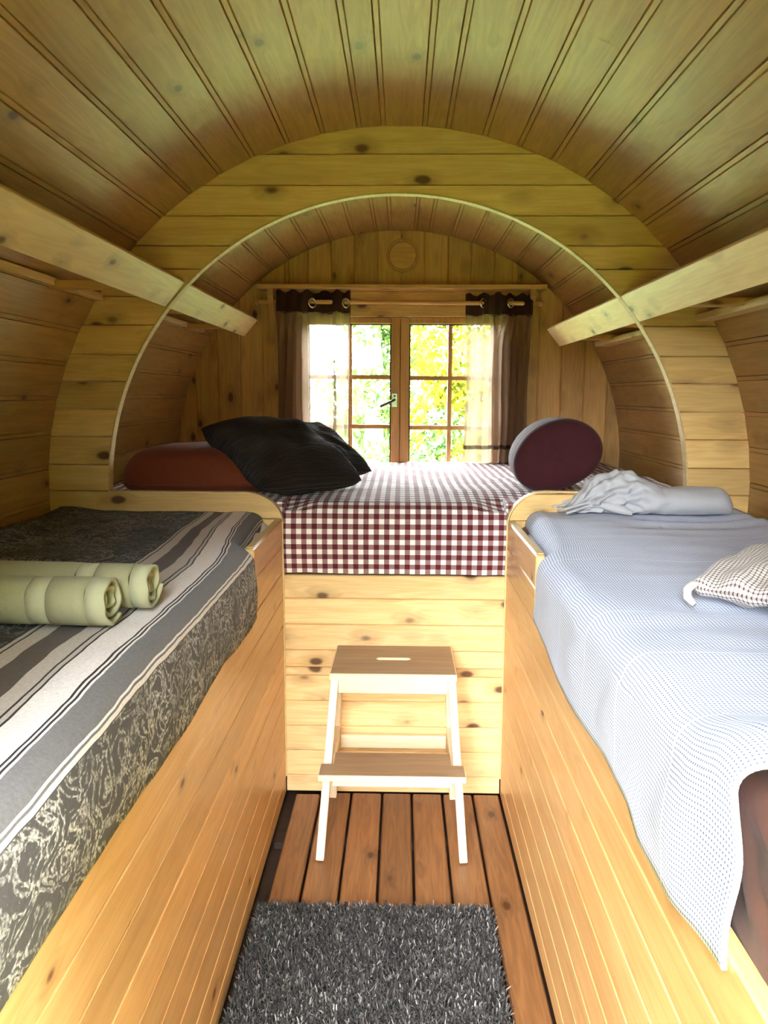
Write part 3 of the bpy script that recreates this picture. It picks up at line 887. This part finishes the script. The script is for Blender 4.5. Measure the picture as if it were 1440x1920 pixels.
# ------------------------------------------------------------------ right blanket
def right_blanket():
    ny, y0, y1 = 190, .755, 2.532
    hy = [.70, .80, .915, 1.047, 1.109, 1.25, 1.40, 1.546, 1.726, 1.88, 2.1, 2.6]
    hz = [.805, .772, .746, .746, .771, .780, .765, .759, .776, .80, .82, .83]
    us = np.concatenate([np.linspace(0, .17, 14), np.linspace(.17, .25, 10)[1:], np.linspace(.25, .93, 48)[1:]])
    vs, uv = [], []
    for i in range(ny):
        y = y0 + (y1 - y0) * i / (ny - 1)
        tuck = sstep(1.96, 2.02, y)
        hem = np.interp(y, hy, hz)
        near = 1 - sstep(.72, .98, y)
        top = .980 + .045 * near + .028 * sstep(1.8, 2.4, y)
        for u in us:
            if u <= .17:
                q = u / .17
                x = .3655 + .003 * nz(y * 7, q * 2, 3) + .005 * q
                z = hem + (top - .05 - hem) * q
                x += .010 * math.sin(q * math.pi) * (.0)
                fold = .007 * math.sin(y * 21 + q * 2.0) * sstep(0, .4, q) * (1 - sstep(1.2, 1.9, y) * .7)
                x -= max(0, fold) * .8
            elif u <= .25:
                a = (u - .17) / .08 * math.pi / 2
                x = .3705 + .050 * (1 - math.cos(a)); z = top - .05 + .05 * math.sin(a)
                z += .004 * math.sin(y * 21 + 2.5) * math.sin(a) * (1 - sstep(1.2, 1.9, y) * .7)
            else:
                x = .4205 + (u - .25)
                z = top + .009 * nz(x * 4, y * 3.4, 11.0) + .004 * nz(x * 5, y * 16, 3.0)
                z += .010 * math.sin((y - 2.25) * 55 + x * 5) * math.exp(-((y - 2.32) / .13) ** 2) * sstep(.6, .8, x) * .5
                z += .004 * math.sin(y * 21 + 2.5) * (1 - sstep(.43, .6, x)) * (1 - sstep(1.2, 1.9, y) * .7)
                z += .014 * sstep(.98, 1.10, x)
            tk = tuck if u < .17 else (1 - (u - .17) / .08) * tuck + (u - .17) / .08 * sstep(1.75, 2.3, y) if u < .25 else sstep(1.75, 2.3, y)
            x += (.050 + .01 * sstep(2.2, 2.5, y)) * tk * (1 - sstep(.25, .5, u))
            yy = y
            if i < 12:                          # rolled, uneven near edge
                q = 1 - i / 11
                z -= .012 * q ** 3
                yy += .018 * nz(u * 9, 4.0, 1.0) * q + .012 * math.sin(u * 38) * q * (1 if u < .3 else .5)
                yy += .05 * sstep(.25, .0, u) * 0
            lim = XC + math.sqrt(max(0, (RB - .012) ** 2 - (z - ZC) ** 2))
            vs.append((min(x, lim), yy, z)); uv.append((u, y))
    o = mobj('checked_blanket', vs, grid_faces(ny, len(us)), M['bluecheck'], None, True, uv)
    b = bmesh.new(); b.from_mesh(o.data); bmesh.ops.recalc_face_normals(b, faces=b.faces)
    if sum(f.normal.z for f in b.faces) < 0: bmesh.ops.reverse_faces(b, faces=b.faces)
    b.to_mesh(o.data); b.free()
    sm = o.modifiers.new('thickness', 'SOLIDIFY'); sm.thickness = .006; sm.offset = -1
    return o
tag(right_blanket(), 'pale blue and white fine checked blanket spread over the right bunk', 'blanket')

# ------------------------------------------------------------------ pillows
def pillow(name, label, A, B, C, D, thick, mat, cat='cushion', group=None, flange=0.0, n=34, lump=.01, seed=0, pw=2.6):
    """A,B,C,D corners in order; puffed both ways along the normal"""
    A, B, C, D = map(Vector, (A, B, C, D))
    nrm = (C - A).cross(D - B).normalized()
    if nrm.z < 0: nrm = -nrm
    W, Hh = (B - A).length, (D - A).length
    vs, uv, fs = [], [], []
    for side in (1, -1):
        for i in range(n):
            for j in range(n):
                s, t = i / (n - 1), j / (n - 1)
                a, b = 2 * s - 1, 2 * t - 1
                # edges pull inwards between the corners
                pin = .055
                rc_ = 1 - .085 * (a * a * b * b) ** 2
                s2 = .5 + (a * rc_ * (1 - pin * (1 - b * b))) / 2; t2 = .5 + (b * rc_ * (1 - pin * (1 - a * a))) / 2
                p = (A * (1 - s2) + B * s2) * (1 - t2) + (D * (1 - s2) + C * s2) * t2
                h = max(0.0, (1 - abs(a) ** pw)) ** .55 * max(0.0, (1 - abs(b) ** pw)) ** .55
                h *= thick / 2 * (1 + .25 * nz(a * 1.7 + seed, b * 1.7, 3.3))
                p = p + nrm * (h * side + (lump * nz(a * 3 + seed, b * 3, side) if 0 < i < n - 1 and 0 < j < n - 1 else 0))
                vs.append(p); uv.append((s * W, t * Hh))
    g = grid_faces(n, n)
    fs = g + [tuple(k + n * n for k in f[::-1]) for f in g]
    o = mobj(name, vs, fs, mat, None, True, uv)
    b = bmesh.new(); b.from_mesh(o.data)
    bmesh.ops.remove_doubles(b, verts=b.verts, dist=1e-5)
    bmesh.ops.recalc_face_normals(b, faces=b.faces); b.to_mesh(o.data); b.free()
    return tag(o, label, cat, group)
pillow('corduroy_cushion', 'large dark corduroy cushion leaning at the front of the gingham bed', (-.712, 2.735, 1.268), (-.368, 2.955, 1.268), (-.094, 2.765, 1.070), (-.448, 2.560, 1.058), .21, M['cord'], group='corduroy cushions', seed=1)
pillow('corduroy_cushion', 'dark corduroy cushion half hidden behind the front one', (-.60, 3.00, 1.265), (-.30, 3.20, 1.265), (-.070, 3.02, 1.078), (-.385, 2.82, 1.085), .13, M['cord'], group='corduroy cushions', seed=4)

def rust_pillow():
    n, m = 56, 26
    vs, uv = [], []
    cx, cy, hx, hy, z0, zt = -.705, 2.815, .265, .215, 1.036, 1.205
    for j in range(m):
        q = j / (m - 1)                         # 0 bottom .. 1 top centre
        for i in range(n):
            a = 2 * math.pi * i / n
            e = 3.2
            ca, sa = math.cos(a), math.sin(a)
            r = (abs(ca) ** e + abs(sa) ** e) ** (-1 / e)
            if q < .25: k = .86 + .14 * math.sin(q / .25 * math.pi / 2); z = z0 + .035 * (q / .25)
            else:
                w = (q - .25) / .75
                k = math.cos(w * math.pi / 2) ** .62; z = z0 + .035 + (zt - z0 - .035) * math.sin(w * math.pi / 2) ** .9
            x, y = cx + hx * r * ca * k, cy + hy * r * sa * k
            z += .008 * nz(x * 6, y * 6, 2.0) * (q > .3)
            vs.append((x, y, z)); uv.append((i / n, q))
    fs = [(j * n + i, j * n + (i + 1) % n, (j + 1) * n + (i + 1) % n, (j + 1) * n + i) for j in range(m - 1) for i in range(n)]
    fs.append(tuple(range(n))[::-1])
    o = fix_normals(mobj('bed_pillow', vs, fs, M['rust'], None, True, uv))
    tag(o, 'plump rust brown pillow at the left end of the gingham bed', 'pillow')
    # piped seam
    pts = []
    for i in range(49):
        a = 2 * math.pi * i / 48; e = 3.2
        r = (abs(math.cos(a)) ** e + abs(math.sin(a)) ** e) ** (-1 / e)
        pts.append((cx + (hx + .001) * r * math.cos(a), cy + (hy + .001) * r * math.sin(a), z0 + .036))
    MB().tube(pts, .0035, 8, False).build('piping', M['rust'], o, True)
rust_pillow()

# checked pillowcase on the right bunk
ck = pillow('checked_pillow', 'small brown and white checked pillow on the right bunk', (.575, 1.50, 1.010), (.72, 1.30, 1.018), (1.02, 1.60, 1.035), (.885, 1.86, 1.030), .085, M['browncheck'], 'pillow', seed=9, lump=.012)
MB().tube([(.606, 1.500, 1.016), (.590, 1.492, 1.016), (.576, 1.478, 1.010), (.570, 1.458, 1.000), (.576, 1.440, .992)], [.006, .008, .008, .008, .005], 10).build('rolled_corner', M['white'], ck, True)

# ------------------------------------------------------------------ rolled burgundy blanket
def burgundy_roll():
    n = 64
    prof = [(0.0, .0), (.25, .0035), (.5, .002), (.72, .004), (.86, .010), (.95, .022), (1.0, .045), (1.01, .075), (.995, .10), (.975, .106), (.99, .114),
            (1.01, .15), (1.0, .178), (.97, .186), (.985, .194), (1.0, .23), (.99, .262), (.955, .270), (.97, .278), (.985, .31), (.95, .345), (.8, .37), (.0, .375)]
    vs = []
    ax = Vector((.06, 1.0, .0)).normalized(); sx = Vector((ax.y, -ax.x, 0))
    o0 = Vector((.578, 2.755, 1.168))
    rx, rz = .152, .132
    for k, (r, d) in enumerate(prof):
        for i in range(n):
            a = 2 * math.pi * i / n
            w = 1 + .04 * math.cos(2 * a - 1.2) + .02 * math.cos(3 * a + .5)
            # spiral of the rolled end shows as a soft ridge
            spir = 0.0
            if r < .9: spir = .004 * math.sin((r * 3.0 + a / (2 * math.pi)) * 2 * math.pi)
            dd = d + spir + .004 * nz(math.cos(a) * 2, math.sin(a) * 2, r * 3)
            x, z = math.cos(a) * r * rx * w, math.sin(a) * r * rz * w
            z = max(z, -rz * .98)
            x += .16 * z
            vs.append(o0 + sx * x + Vector((0, 0, z)) + ax * dd)
    fs = []
    for k in range(len(prof) - 1):
        for i in range(n):
            fs.append((k * n + i, k * n + (i + 1) % n, (k + 1) * n + (i + 1) % n, (k + 1) * n + i))
    o = mobj('rolled_blanket', vs, fs, M['burg'], None, True)
    b = bmesh.new(); b.from_mesh(o.data); bmesh.ops.remove_doubles(b, verts=b.verts, dist=1e-5)
    bmesh.ops.recalc_face_normals(b, faces=b.faces); b.to_mesh(o.data); b.free()
    return tag(o, 'rolled burgundy fleece blanket on the gingham bed by the right curtain', 'blanket')
burgundy_roll()

# ------------------------------------------------------------------ grey shawl rolled on the right bunk
def shawl():
    n, m = 90, 200
    vs = []
    for k in range(m):
        q = k / (m - 1)
        x = .555 + .505 * q
        body = sstep(.14, .48, q)               # 0 = loose ruffled end, 1 = tight roll
        end = 1.0 if q < .89 else math.sqrt(max(.0, 1 - ((q - .89) / .11) ** 2))
        tip = sstep(-.02, .16, q)
        ry = (.085 * (1 - body) + .066 * body) * end * (0.35 + .65 * tip)
        rz = (.044 + .020 * math.sin(min(1, max(0, (q - .1) / .45)) * math.pi)) * end * (.16 + .84 * tip)
        cy = 2.445 + .05 * (1 - body)
        zb = 1.012
        for i in range(n):
            a = 2 * math.pi * i / n
            y = cy + ry * math.cos(a); z = zb + rz + rz * math.sin(a)
            if z < zb + .004: z = zb + .004
            ruff = (1 - sstep(.30, .50, q)) * sstep(0, .08, q)
            f = math.sin(a * 9 + q * 26 + 2.2 * nz(q * 9, a, 2)) * .55 + nz(q * 22, a * 3.2, 4.0) * .9
            d = f * .017 * ruff + .004 * nz(q * 6, a * 1.5, 8) * body + .0022 * math.sin(q * 50 + a * 4) * body * math.exp(-((q - .5) / .12) ** 2)
            nn = Vector((0, math.cos(a), math.sin(a)))
            vs.append((x + .010 * nz(a * 3, q * 14, 6) * ruff, y + nn.y * d, max(zb + .001, z + nn.z * d)))
    fs = [(k * n + i, k * n + (i + 1) % n, (k + 1) * n + (i + 1) % n, (k + 1) * n + i) for k in range(m - 1) for i in range(n)]
    fs.append(tuple(range(n))[::-1]); fs.append(tuple(range((m - 1) * n, m * n)))
    o = fix_normals(mobj('rolled_shawl', vs, fs, M['shawl'], None, True))
    tag(o, 'light grey rolled shawl with ruffled end on the right bunk', 'shawl')
    # loose gathered frills at the open end
    for s in range(9):
        pts, r = [], []
        y0 = 2.385 + .024 * s; z0 = 1.022 + .016 * (s % 3)
        for k in range(14):
            q = k / 13
            pts.append((.735 - .20 * q - .02 * math.sin(s * 2.1), y0 + .035 * math.sin(q * 5 + s) * q + .05 * q, z0 + .022 * math.sin(q * math.pi) - (z0 - 1.019) * q))
            r.append(.004 + .012 * math.sin(min(1, q * 1.3 + .15) * math.pi) * (.6 + .4 * math.sin(s * 1.7 + q * 7)))
        MB().tube(pts, [max(.003, k) for k in r], 10).build('frill', M['shawl'], o, True)
shawl()

# ------------------------------------------------------------------ two rolled towels on the left bunk
def towel(label, xe, yc, zb, ry, rz, length, tilt, phase):
    root = tag(empty('rolled_towel', (xe, yc, zb)), label, 'towel', 'rolled towels on the left bunk')
    def spiral(turns, r0, th):
        out = []
        N = 150
        for k in range(N + 1):
            q = k / N
            a = phase + turns * 2 * math.pi * q
            out.append((a, r0 + (1 - r0) * q))
        return out
    sp = spiral(2.6, .14, .1)
    def strip(nm, x0, x1, nx, mat, grow, par):
        vs = []
        thick = .010
        for k in range(nx):
            x = x0 + (x1 - x0) * k / (nx - 1)
            edge = 1.0
            for a, r in sp:
                wob = 1 + .03 * nz(a * .6, x * 7, phase)
                y = yc + (ry - .004) * r * wob * math.cos(a) + (xe - x) * tilt
                z = zb + rz + (rz - .004) * r * wob * math.sin(a)
                dx = .008 * nz(a, 3.0, phase) - .012 * (1 - r)
                vs.append((x + (dx if k == nx - 1 else 0), y, max(zb + .004, z)))
        o = mobj(nm, vs, grid_faces(nx, len(sp)), mat, par, True)
        s = o.modifiers.new('thickness', 'SOLIDIFY'); s.thickness = .0085 + grow; s.offset = 0
        return o
    L = length
    strip('terry_roll', xe - L, xe - .135, 12, M['towel'], 0, root)
    strip('woven_band', xe - .1352, xe - .100, 3, M['towelband'], -.002, root)
    strip('terry_end', xe - .1002, xe - .034, 4, M['towel'], 0, root)
    strip('hem', xe - .0342, xe, 3, M['towelband'], -.0015, root)
    return root
towel('sage green rolled towel lying nearer the camera on the left bunk', -.470, 1.285, .985, .052, .047, .52, .02, 1.6)
towel('sage green rolled towel lying behind the other one', -.432, 1.388, .985, .050, .048, .52, .06, 2.3)

# ------------------------------------------------------------------ side shelves of slanted front boards
def shelf(side, y0, y1, top, bot, bat, label, brackets):
    r = tag(empty('wall_shelf', (side * .8, (y0 + y1) / 2, bot[1])), label, 'shelf', 'long shelves along the barrel walls')
    a, b = Vector((side * top[0], top[1])), Vector((side * bot[0], bot[1]))
    e = (b - a).normalized(); n = Vector((e.y, -e.x)); 
    if (n.x * side) < 0: n = -n
    th = .022
    pr = [a, b, b + n * th, a + n * th]
    vs = [(p.x, y, p.y) for y in (y0, y1) for p in pr]
    o = fix_normals(mobj('front_board', vs, [(0, 1, 2, 3), (7, 6, 5, 4), (0, 4, 5, 1), (1, 5, 6, 2), (2, 6, 7, 3), (3, 7, 4, 0)], M['beam'], r))
    bv = o.modifiers.new('edge', 'BEVEL'); bv.width = .002; bv.segments = 1
    # batten on the wall carrying the shelf
    bx, bz = bat
    xo = math.sqrt((RB - .004) ** 2 - (bz - ZC) ** 2)
    MB().box(min(side * bx, side * xo), max(side * bx, side * xo), y0, y1 - .02, bz - .011, bz + .011, .002).build('batten', M['beam'], r)
    for y in brackets:
        bb = MB(); zt = bot[1] + .012
        x0, x1 = bot[0] + .026, math.sqrt((RB - .006) ** 2 - (zt + .03 - ZC) ** 2)
        bb.box(min(side * x0, side * x1), max(side * x0, side * x1), y - .03, y + .03, zt, zt + .02, .002).build('bracket', M['pineX'], r)
    return r
LT, LB = (.672, 1.732), (.738, 1.655)
RT, RBt = (.708, 1.692), (.772, 1.612)
shelf(-1, YF + .02, YA - .0035, LT, LB, (.930, 1.684), 'long slanted pine shelf board on the near left wall', (.7, 1.35, 2.2))
shelf(-1, YA + T + .005, 3.80, LT, LB, (.922, 1.682), 'short slanted pine shelf board beyond the arch, left side', (2.85, 3.5))
shelf(1, YF + .02, YA - .0035, RT, RBt, (.940, 1.624), 'long slanted pine shelf board on the near right wall', (.7, 1.35, 2.2))
shelf(1, YA + T + .005, 3.80, RT, RBt, (.932, 1.622), 'short slanted pine shelf board beyond the arch, right side', (2.85, 3.5))

# ------------------------------------------------------------------ step stool
def stool():
    s = tag(empty('step_stool', (.004, 2.34, .005)), 'pale wooden two-step stool with worn brown treads', 'stool')
    zt, x0 = .540, .001
    # top tread with a hand slot
    def tread(nm, ring_out, slot, z0, z1, top_m):
        bm = bmesh.new()
        o = [bm.verts.new((x, y, z1)) for x, y in ring_out]
        es = [bm.edges.new((o[i], o[(i + 1) % len(o)])) for i in range(len(o))]
        if slot:
            h = [bm.verts.new((x, y, z1)) for x, y in slot]
            es += [bm.edges.new((h[i], h[(i + 1) % len(h)])) for i in range(len(h))]
        bmesh.ops.triangle_fill(bm, use_beauty=True, use_dissolve=False, edges=es)
        r = bmesh.ops.extrude_face_region(bm, geom=bm.faces[:])
        for v in r['geom']:
            if isinstance(v, bmesh.types.BMVert): v.co.z = z0
        bmesh.ops.recalc_face_normals(bm, faces=bm.faces)
        bm.verts.index_update()
        vs = [v.co[:] for v in bm.verts]; fs = [[v.index for v in f.verts] for f in bm.faces]
        bm.free()
        ob = fix_normals(mobj(nm, vs, fs, M['birch'], s))
        return ob
    slot = []
    for a in np.linspace(-math.pi / 2, math.pi / 2, 9): slot.append((x0 + .042 + .0125 * math.cos(a), 2.405 + .0125 * math.sin(a)))
    for a in np.linspace(math.pi / 2, 3 * math.pi / 2, 9): slot.append((x0 - .042 + .0125 * math.cos(a), 2.405 + .0125 * math.sin(a)))
    xt = .193
    t1 = tread('top_tread', [(x0 - xt - .001, 2.265), (x0 + xt + .001, 2.265), (x0 + xt, 2.538), (x0 - xt, 2.538)], slot, zt - .021, zt - .0008, None)
    w = tread('worn_surface', [(x0 - xt + .002, 2.269), (x0 + xt - .002, 2.269), (x0 + xt - .003, 2.535), (x0 - xt + .003, 2.535)],
              [(x0 + (x - x0) * 1.03, 2.405 + (y - 2.405) * 1.1) for x, y in slot], zt - .0008, zt, None)
    w.data.materials[0] = M['worn']
    w.parent = t1
    w.matrix_parent_inverse = Matrix.Identity(4); w.location = (0, 0, 0)
    # lower tread, notched round the front legs
    lz = .288
    ring = [(x0 - .2145, 2.112), (x0 + .2145, 2.112), (x0 + .2145, 2.185), (x0 + .178, 2.185), (x0 + .178, 2.262), (x0 - .178, 2.262), (x0 - .178, 2.185), (x0 - .2145, 2.185)]
    t2 = tread('lower_tread', ring, None, lz - .018, lz - .0008, None)
    ring2 = [(x0 - .2125, 2.115), (x0 + .2125, 2.115), (x0 + .2125, 2.183), (x0 + .176, 2.183), (x0 + .176, 2.260), (x0 - .176, 2.260), (x0 - .176, 2.183), (x0 - .2125, 2.183)]
    w2 = tread('worn_surface', ring2, None, lz - .0008, lz, None)
    w2.data.materials[0] = M['worn']
    w2.parent = t2; w2.matrix_parent_inverse = Matrix.Identity(4); w2.location = (0, 0, 0)
    for sx in (-1, 1):
        MB().bar((x0 + sx * .214, 2.142, .005), (x0 + sx * .1795, 2.292, zt - .021), .024, .034, .002, (0, 1, 0)).build('leg', M['birchZ'], s)
        MB().bar((x0 + sx * .207, 2.515, .005), (x0 + sx * .179, 2.515, zt - .021), .024, .034, .002, (0, 1, 0)).build('leg', M['birchZ'], s)
        MB().bar((x0 + sx * .186, 2.225, .252), (x0 + sx * .189, 2.50, .252), .018, .034, .002, (0, 0, 1)).build('side_rail', M['birch'], s)
        MB().bar((x0 + sx * .176, 2.31, .497), (x0 + sx * .176, 2.50, .497), .016, .040, .002, (0, 0, 1)).build('side_rail', M['birch'], s)
    MB().box(x0 - .168, x0 + .168, 2.278, 2.294, .472, zt - .0215, .002).build('front_apron', M['birch'], s)
    MB().box(x0 - .168, x0 + .168, 2.505, 2.521, .472, zt - .0215, .002).build('back_apron', M['birch'], s)
    MB().box(x0 - .178, x0 + .178, 2.160, 2.176, .228, lz - .0185, .002).build('step_apron', M['birch'], s)
    MB().box(x0 - .180, x0 + .180, 2.507, 2.523, .185, .230, .002).build('back_rail', M['birch'], s)
    return s
stool()

# ------------------------------------------------------------------ shag rug
def rug():
    r = tag(empty('shag_rug', (-.045, 1.4, .006)), 'dark grey shag rug on the deck boards', 'rug')
    x0, x1, y0, y1 = -.355, .272, .62, 1.905
    MB().box(x0, x1, y0, y1, .0062, .014, .003).build('backing', M['rug_base'], r)
    N = 48000
    px = rng.uniform(x0 + .003, x1 - .003, N); py = y0 + (y1 - .003 - y0) * rng.uniform(.2, 1, N) ** .8
    ang = rng.uniform(0, 2 * math.pi, N); lean = rng.uniform(.2, 1.15, N); L = rng.uniform(.016, .030, N); w = rng.uniform(.0012, .0024, N)
    wa = ang + math.pi / 2 + rng.normal(0, .4, N)
    d = np.stack([np.cos(ang), np.sin(ang)], -1); wv = np.stack([np.cos(wa), np.sin(wa)], -1) * w[:, None]
    base = np.stack([px, py], -1)
    V = np.empty((N, 6, 3), np.float32)
    h1 = np.cos(lean * .5) * L * .55; o1 = np.sin(lean * .5) * L * .55
    h2 = h1 + np.cos(lean * 1.25) * L * .45; o2 = o1 + np.sin(lean * 1.25) * L * .45
    for k, (o, h, ww) in enumerate(((0 * L, 0 * L, 1.0), (o1, h1, 1.0), (o2, h2, .55))):
        c = base + d * o[:, None]
        V[:, 2 * k, :2] = c - wv * ww; V[:, 2 * k + 1, :2] = c + wv * ww
        V[:, 2 * k, 2] = V[:, 2 * k + 1, 2] = .013 + h
    V[..., 0] = np.clip(V[..., 0], -.372, .50)
    idx = (np.arange(N) * 6)[:, None]
    F = np.concatenate([idx + np.array([[0, 1, 3, 2]]), idx + np.array([[2, 3, 5, 4]])], 0)
    me = bpy.data.meshes.new('pile')
    me.vertices.add(N * 6); me.vertices.foreach_set('co', V.reshape(-1))
    me.loops.add(F.size); me.loops.foreach_set('vertex_index', F.reshape(-1).astype(np.int32))
    me.polygons.add(len(F)); me.polygons.foreach_set('loop_start', (np.arange(len(F)) * 4).astype(np.int32))
    me.update(calc_edges=True); me.validate()
    me.materials.append(M['rug'])
    o = bpy.data.objects.new('pile', me); COL.objects.link(o)
    o.parent = r; me.transform(Matrix.Translation((.045, -1.4, -.006)))
    o['kind'] = 'stuff'
rug()

# ------------------------------------------------------------------ outside: lawn and greenery beyond the window, hedges added to block light
lawn = mobj('lawn', [(-60, -60, -.55), (60, -60, -.55), (60, 60, -.55), (-60, 60, -.55)], [(0, 1, 2, 3)], M['lawn'])
tag(lawn, 'green lawn outside the window', 'lawn', kind='stuff')
def leaves(name, blobs, n, size, mat, parent):
    cs = np.array([b[:3] for b in blobs]); rs = np.array([b[3] for b in blobs])
    k = rng.choice(len(blobs), n, p=rs ** 2 / (rs ** 2).sum())
    v = rng.normal(size=(n, 3)); v /= np.linalg.norm(v, axis=1)[:, None]
    c = cs[k] + v * (rs[k] * rng.uniform(.55, 1.0, n))[:, None]
    c[:, 2] = np.maximum(c[:, 2], -.5)
    a = rng.normal(size=(n, 3)); a /= np.linalg.norm(a, axis=1)[:, None]
    b = np.cross(a, rng.normal(size=(n, 3))); b /= np.linalg.norm(b, axis=1)[:, None]
    s = size * rng.uniform(.6, 1.3, n)[:, None]
    V = np.stack([c - a * s, c + b * s * .45, c + a * s, c - b * s * .45], 1).reshape(-1, 3)
    F = (np.arange(n) * 4)[:, None] + np.arange(4)[None]
    o = mobj(name, V.tolist(), F.tolist(), mat, parent)
    o['kind'] = 'stuff'
    return o
def tree(name, label, cat, x, y, h, blobs, n, size, mat, bark, trunk_r, grp):
    t = tag(empty(name, (x, y, -.55)), label, cat, grp)
    MB().tube([(x, y, -.55), (x + .05, y, h * .4), (x - .04, y + .05, h)], [trunk_r, trunk_r * .8, trunk_r * .35], 12).build('trunk', bark, t, True)
    for s in range(4):
        a = s * 1.7
        MB().tube([(x, y, h * (.3 + .13 * s)), (x + .5 * math.cos(a), y + .5 * math.sin(a), h * (.5 + .13 * s))], [trunk_r * .4, trunk_r * .15], 8).build('branch', bark, t, True)
    leaves('foliage', blobs, n, size, mat, t)
    return t
tree('leafy_tree', 'yellow green tree outside the right window sash', 'tree', .95, 11.5, 2.6,
     [(.9, 11.4, 2.2, 1.0), (1.5, 11.8, 1.5, .9), (.7, 11.2, 1.0, .7), (1.3, 11.5, 3.0, 1.0), (.5, 11.8, 3.1, .8), (1.6, 11.2, .4, .7)], 9000, .075, M['leafA'], M['bark'], .11, 'trees outside the window')
tree('leafy_tree', 'pale barked tree outside the left window sash', 'tree', -.45, 12.5, 4.0,
     [(-.3, 12.6, 3.0, .9), (-.9, 12.8, 3.3, .9), (.0, 12.9, 2.2, .6), (-.25, 12.4, 1.4, .45)], 5200, .07, M['leafB'], M['birchbark'], .17, 'trees outside the window')
def shrub(label, blobs, n, size, mat, x, y):
    t = tag(empty('garden_shrub', (x, y, -.55)), label, 'shrub', 'shrubs outside the window')
    for s in range(3):
        MB().tube([(x, y, -.55), (x + .15 * (s - 1), y, .0), (x + .3 * (s - 1), y, .5)], [.03, .022, .01], 8).build('stem', M['bark'], t, True)
    leaves('foliage', blobs, n, size, mat, t)
shrub('dark leafy shrub outside, right of the window post', [(.42, 10.0, .45, .38), (.55, 10.1, .95, .3), (.22, 9.9, .1, .4)], 1500, .05, M['leafC'], .42, 10.0)
shrub('small green shrub outside the left window sash', [(-.32, 10.4, .55, .28), (-.2, 10.5, .1, .45), (-.7, 10.6, .0, .4)], 1200, .05, M['leafB'], -.35, 10.4)
hedge_b = [(x + rng.uniform(-.3, .3), 17 + rng.uniform(-.6, .6), z, 1.1) for x in np.arange(-1.2, 9.1, 1.0) for z in (.2, 1.2)]
hd = tag(empty('seen_or_added_hedge', (4, 17, -.55)), 'pale green hedge closing the garden outside the window', 'hedge')
leaves('foliage', hedge_b, 10000, .12, M['leafB'], hd)
def hedge(label, loc, blobs, n, size, mat):  # unseen hedge with a solid core, added to block daylight
    h = tag(empty('seen_or_added_hedge', loc), label, 'hedge', 'unseen hedges added to block light')
    core = MB()
    for bx_, by_, bz_, br in blobs:
        bm_ = bmesh.new(); bmesh.ops.create_icosphere(bm_, subdivisions=1, radius=br * .86)
        for v in bm_.verts: v.co = (v.co.x + bx_, v.co.y + by_, max(-.55, v.co.z + bz_))
        bm_.verts.index_update()
        core.add([v.co[:] for v in bm_.verts], [[v.index for v in f.verts] for f in bm_.faces]); bm_.free()
    core.build('light_block_core', mat, h)
    leaves('foliage', blobs, n, size, mat, h)
hedge('unseen dark hedge added to block light right of the window', (3.5, 9.5, -.55),  # added out of view: cuts window light reaching the left wall
      [(1.75 + .55 * q + rng.uniform(-.1, .1), 5.6 + q, z, .75) for q in np.arange(0, 8, .8) for z in (0, .9, 1.8, 2.7)], 4000, .16, M['leafC'])
hedge('unseen tall hedge added to block light right of the doorway', (2.8, -6, -.55),  # added out of view: keeps door light off the left bunk and ceiling
      [(.85 + .34 * q + rng.uniform(-.1, .1), -1.0 - q, z, .8) for q in np.arange(0, 9, .8) for z in (0, 1.0, 2.0, 3.0, 4.0)], 5000, .18, M['leafC'])
hedge('unseen long hedge added to block low sky facing the doorway', (-6, -12, -.55),  # added out of view: hides low sky from the partition, lower at left
      [(x + rng.uniform(-.3, .3), -12 + rng.uniform(-.3, .3), z, 1.1) for x in np.arange(-14, 4, 1.2) for z in ((0, 1.1, 2.1, 2.9) if x > -1.2 else (0, .9, 1.5))], 5000, .22, M['leafC'])
hedge('unseen tall hedge added to block light left of the doorway', (-4, -6, -.55),  # added out of view: dims door light on the near right bunk
      [(-1.75 - .50 * q + rng.uniform(-.1, .1), -1.2 - q, z, .8) for q in np.arange(0, 9, .8) for z in (0, 1.0, 2.0, 3.0, 4.0)], 5000, .18, M['leafC'])
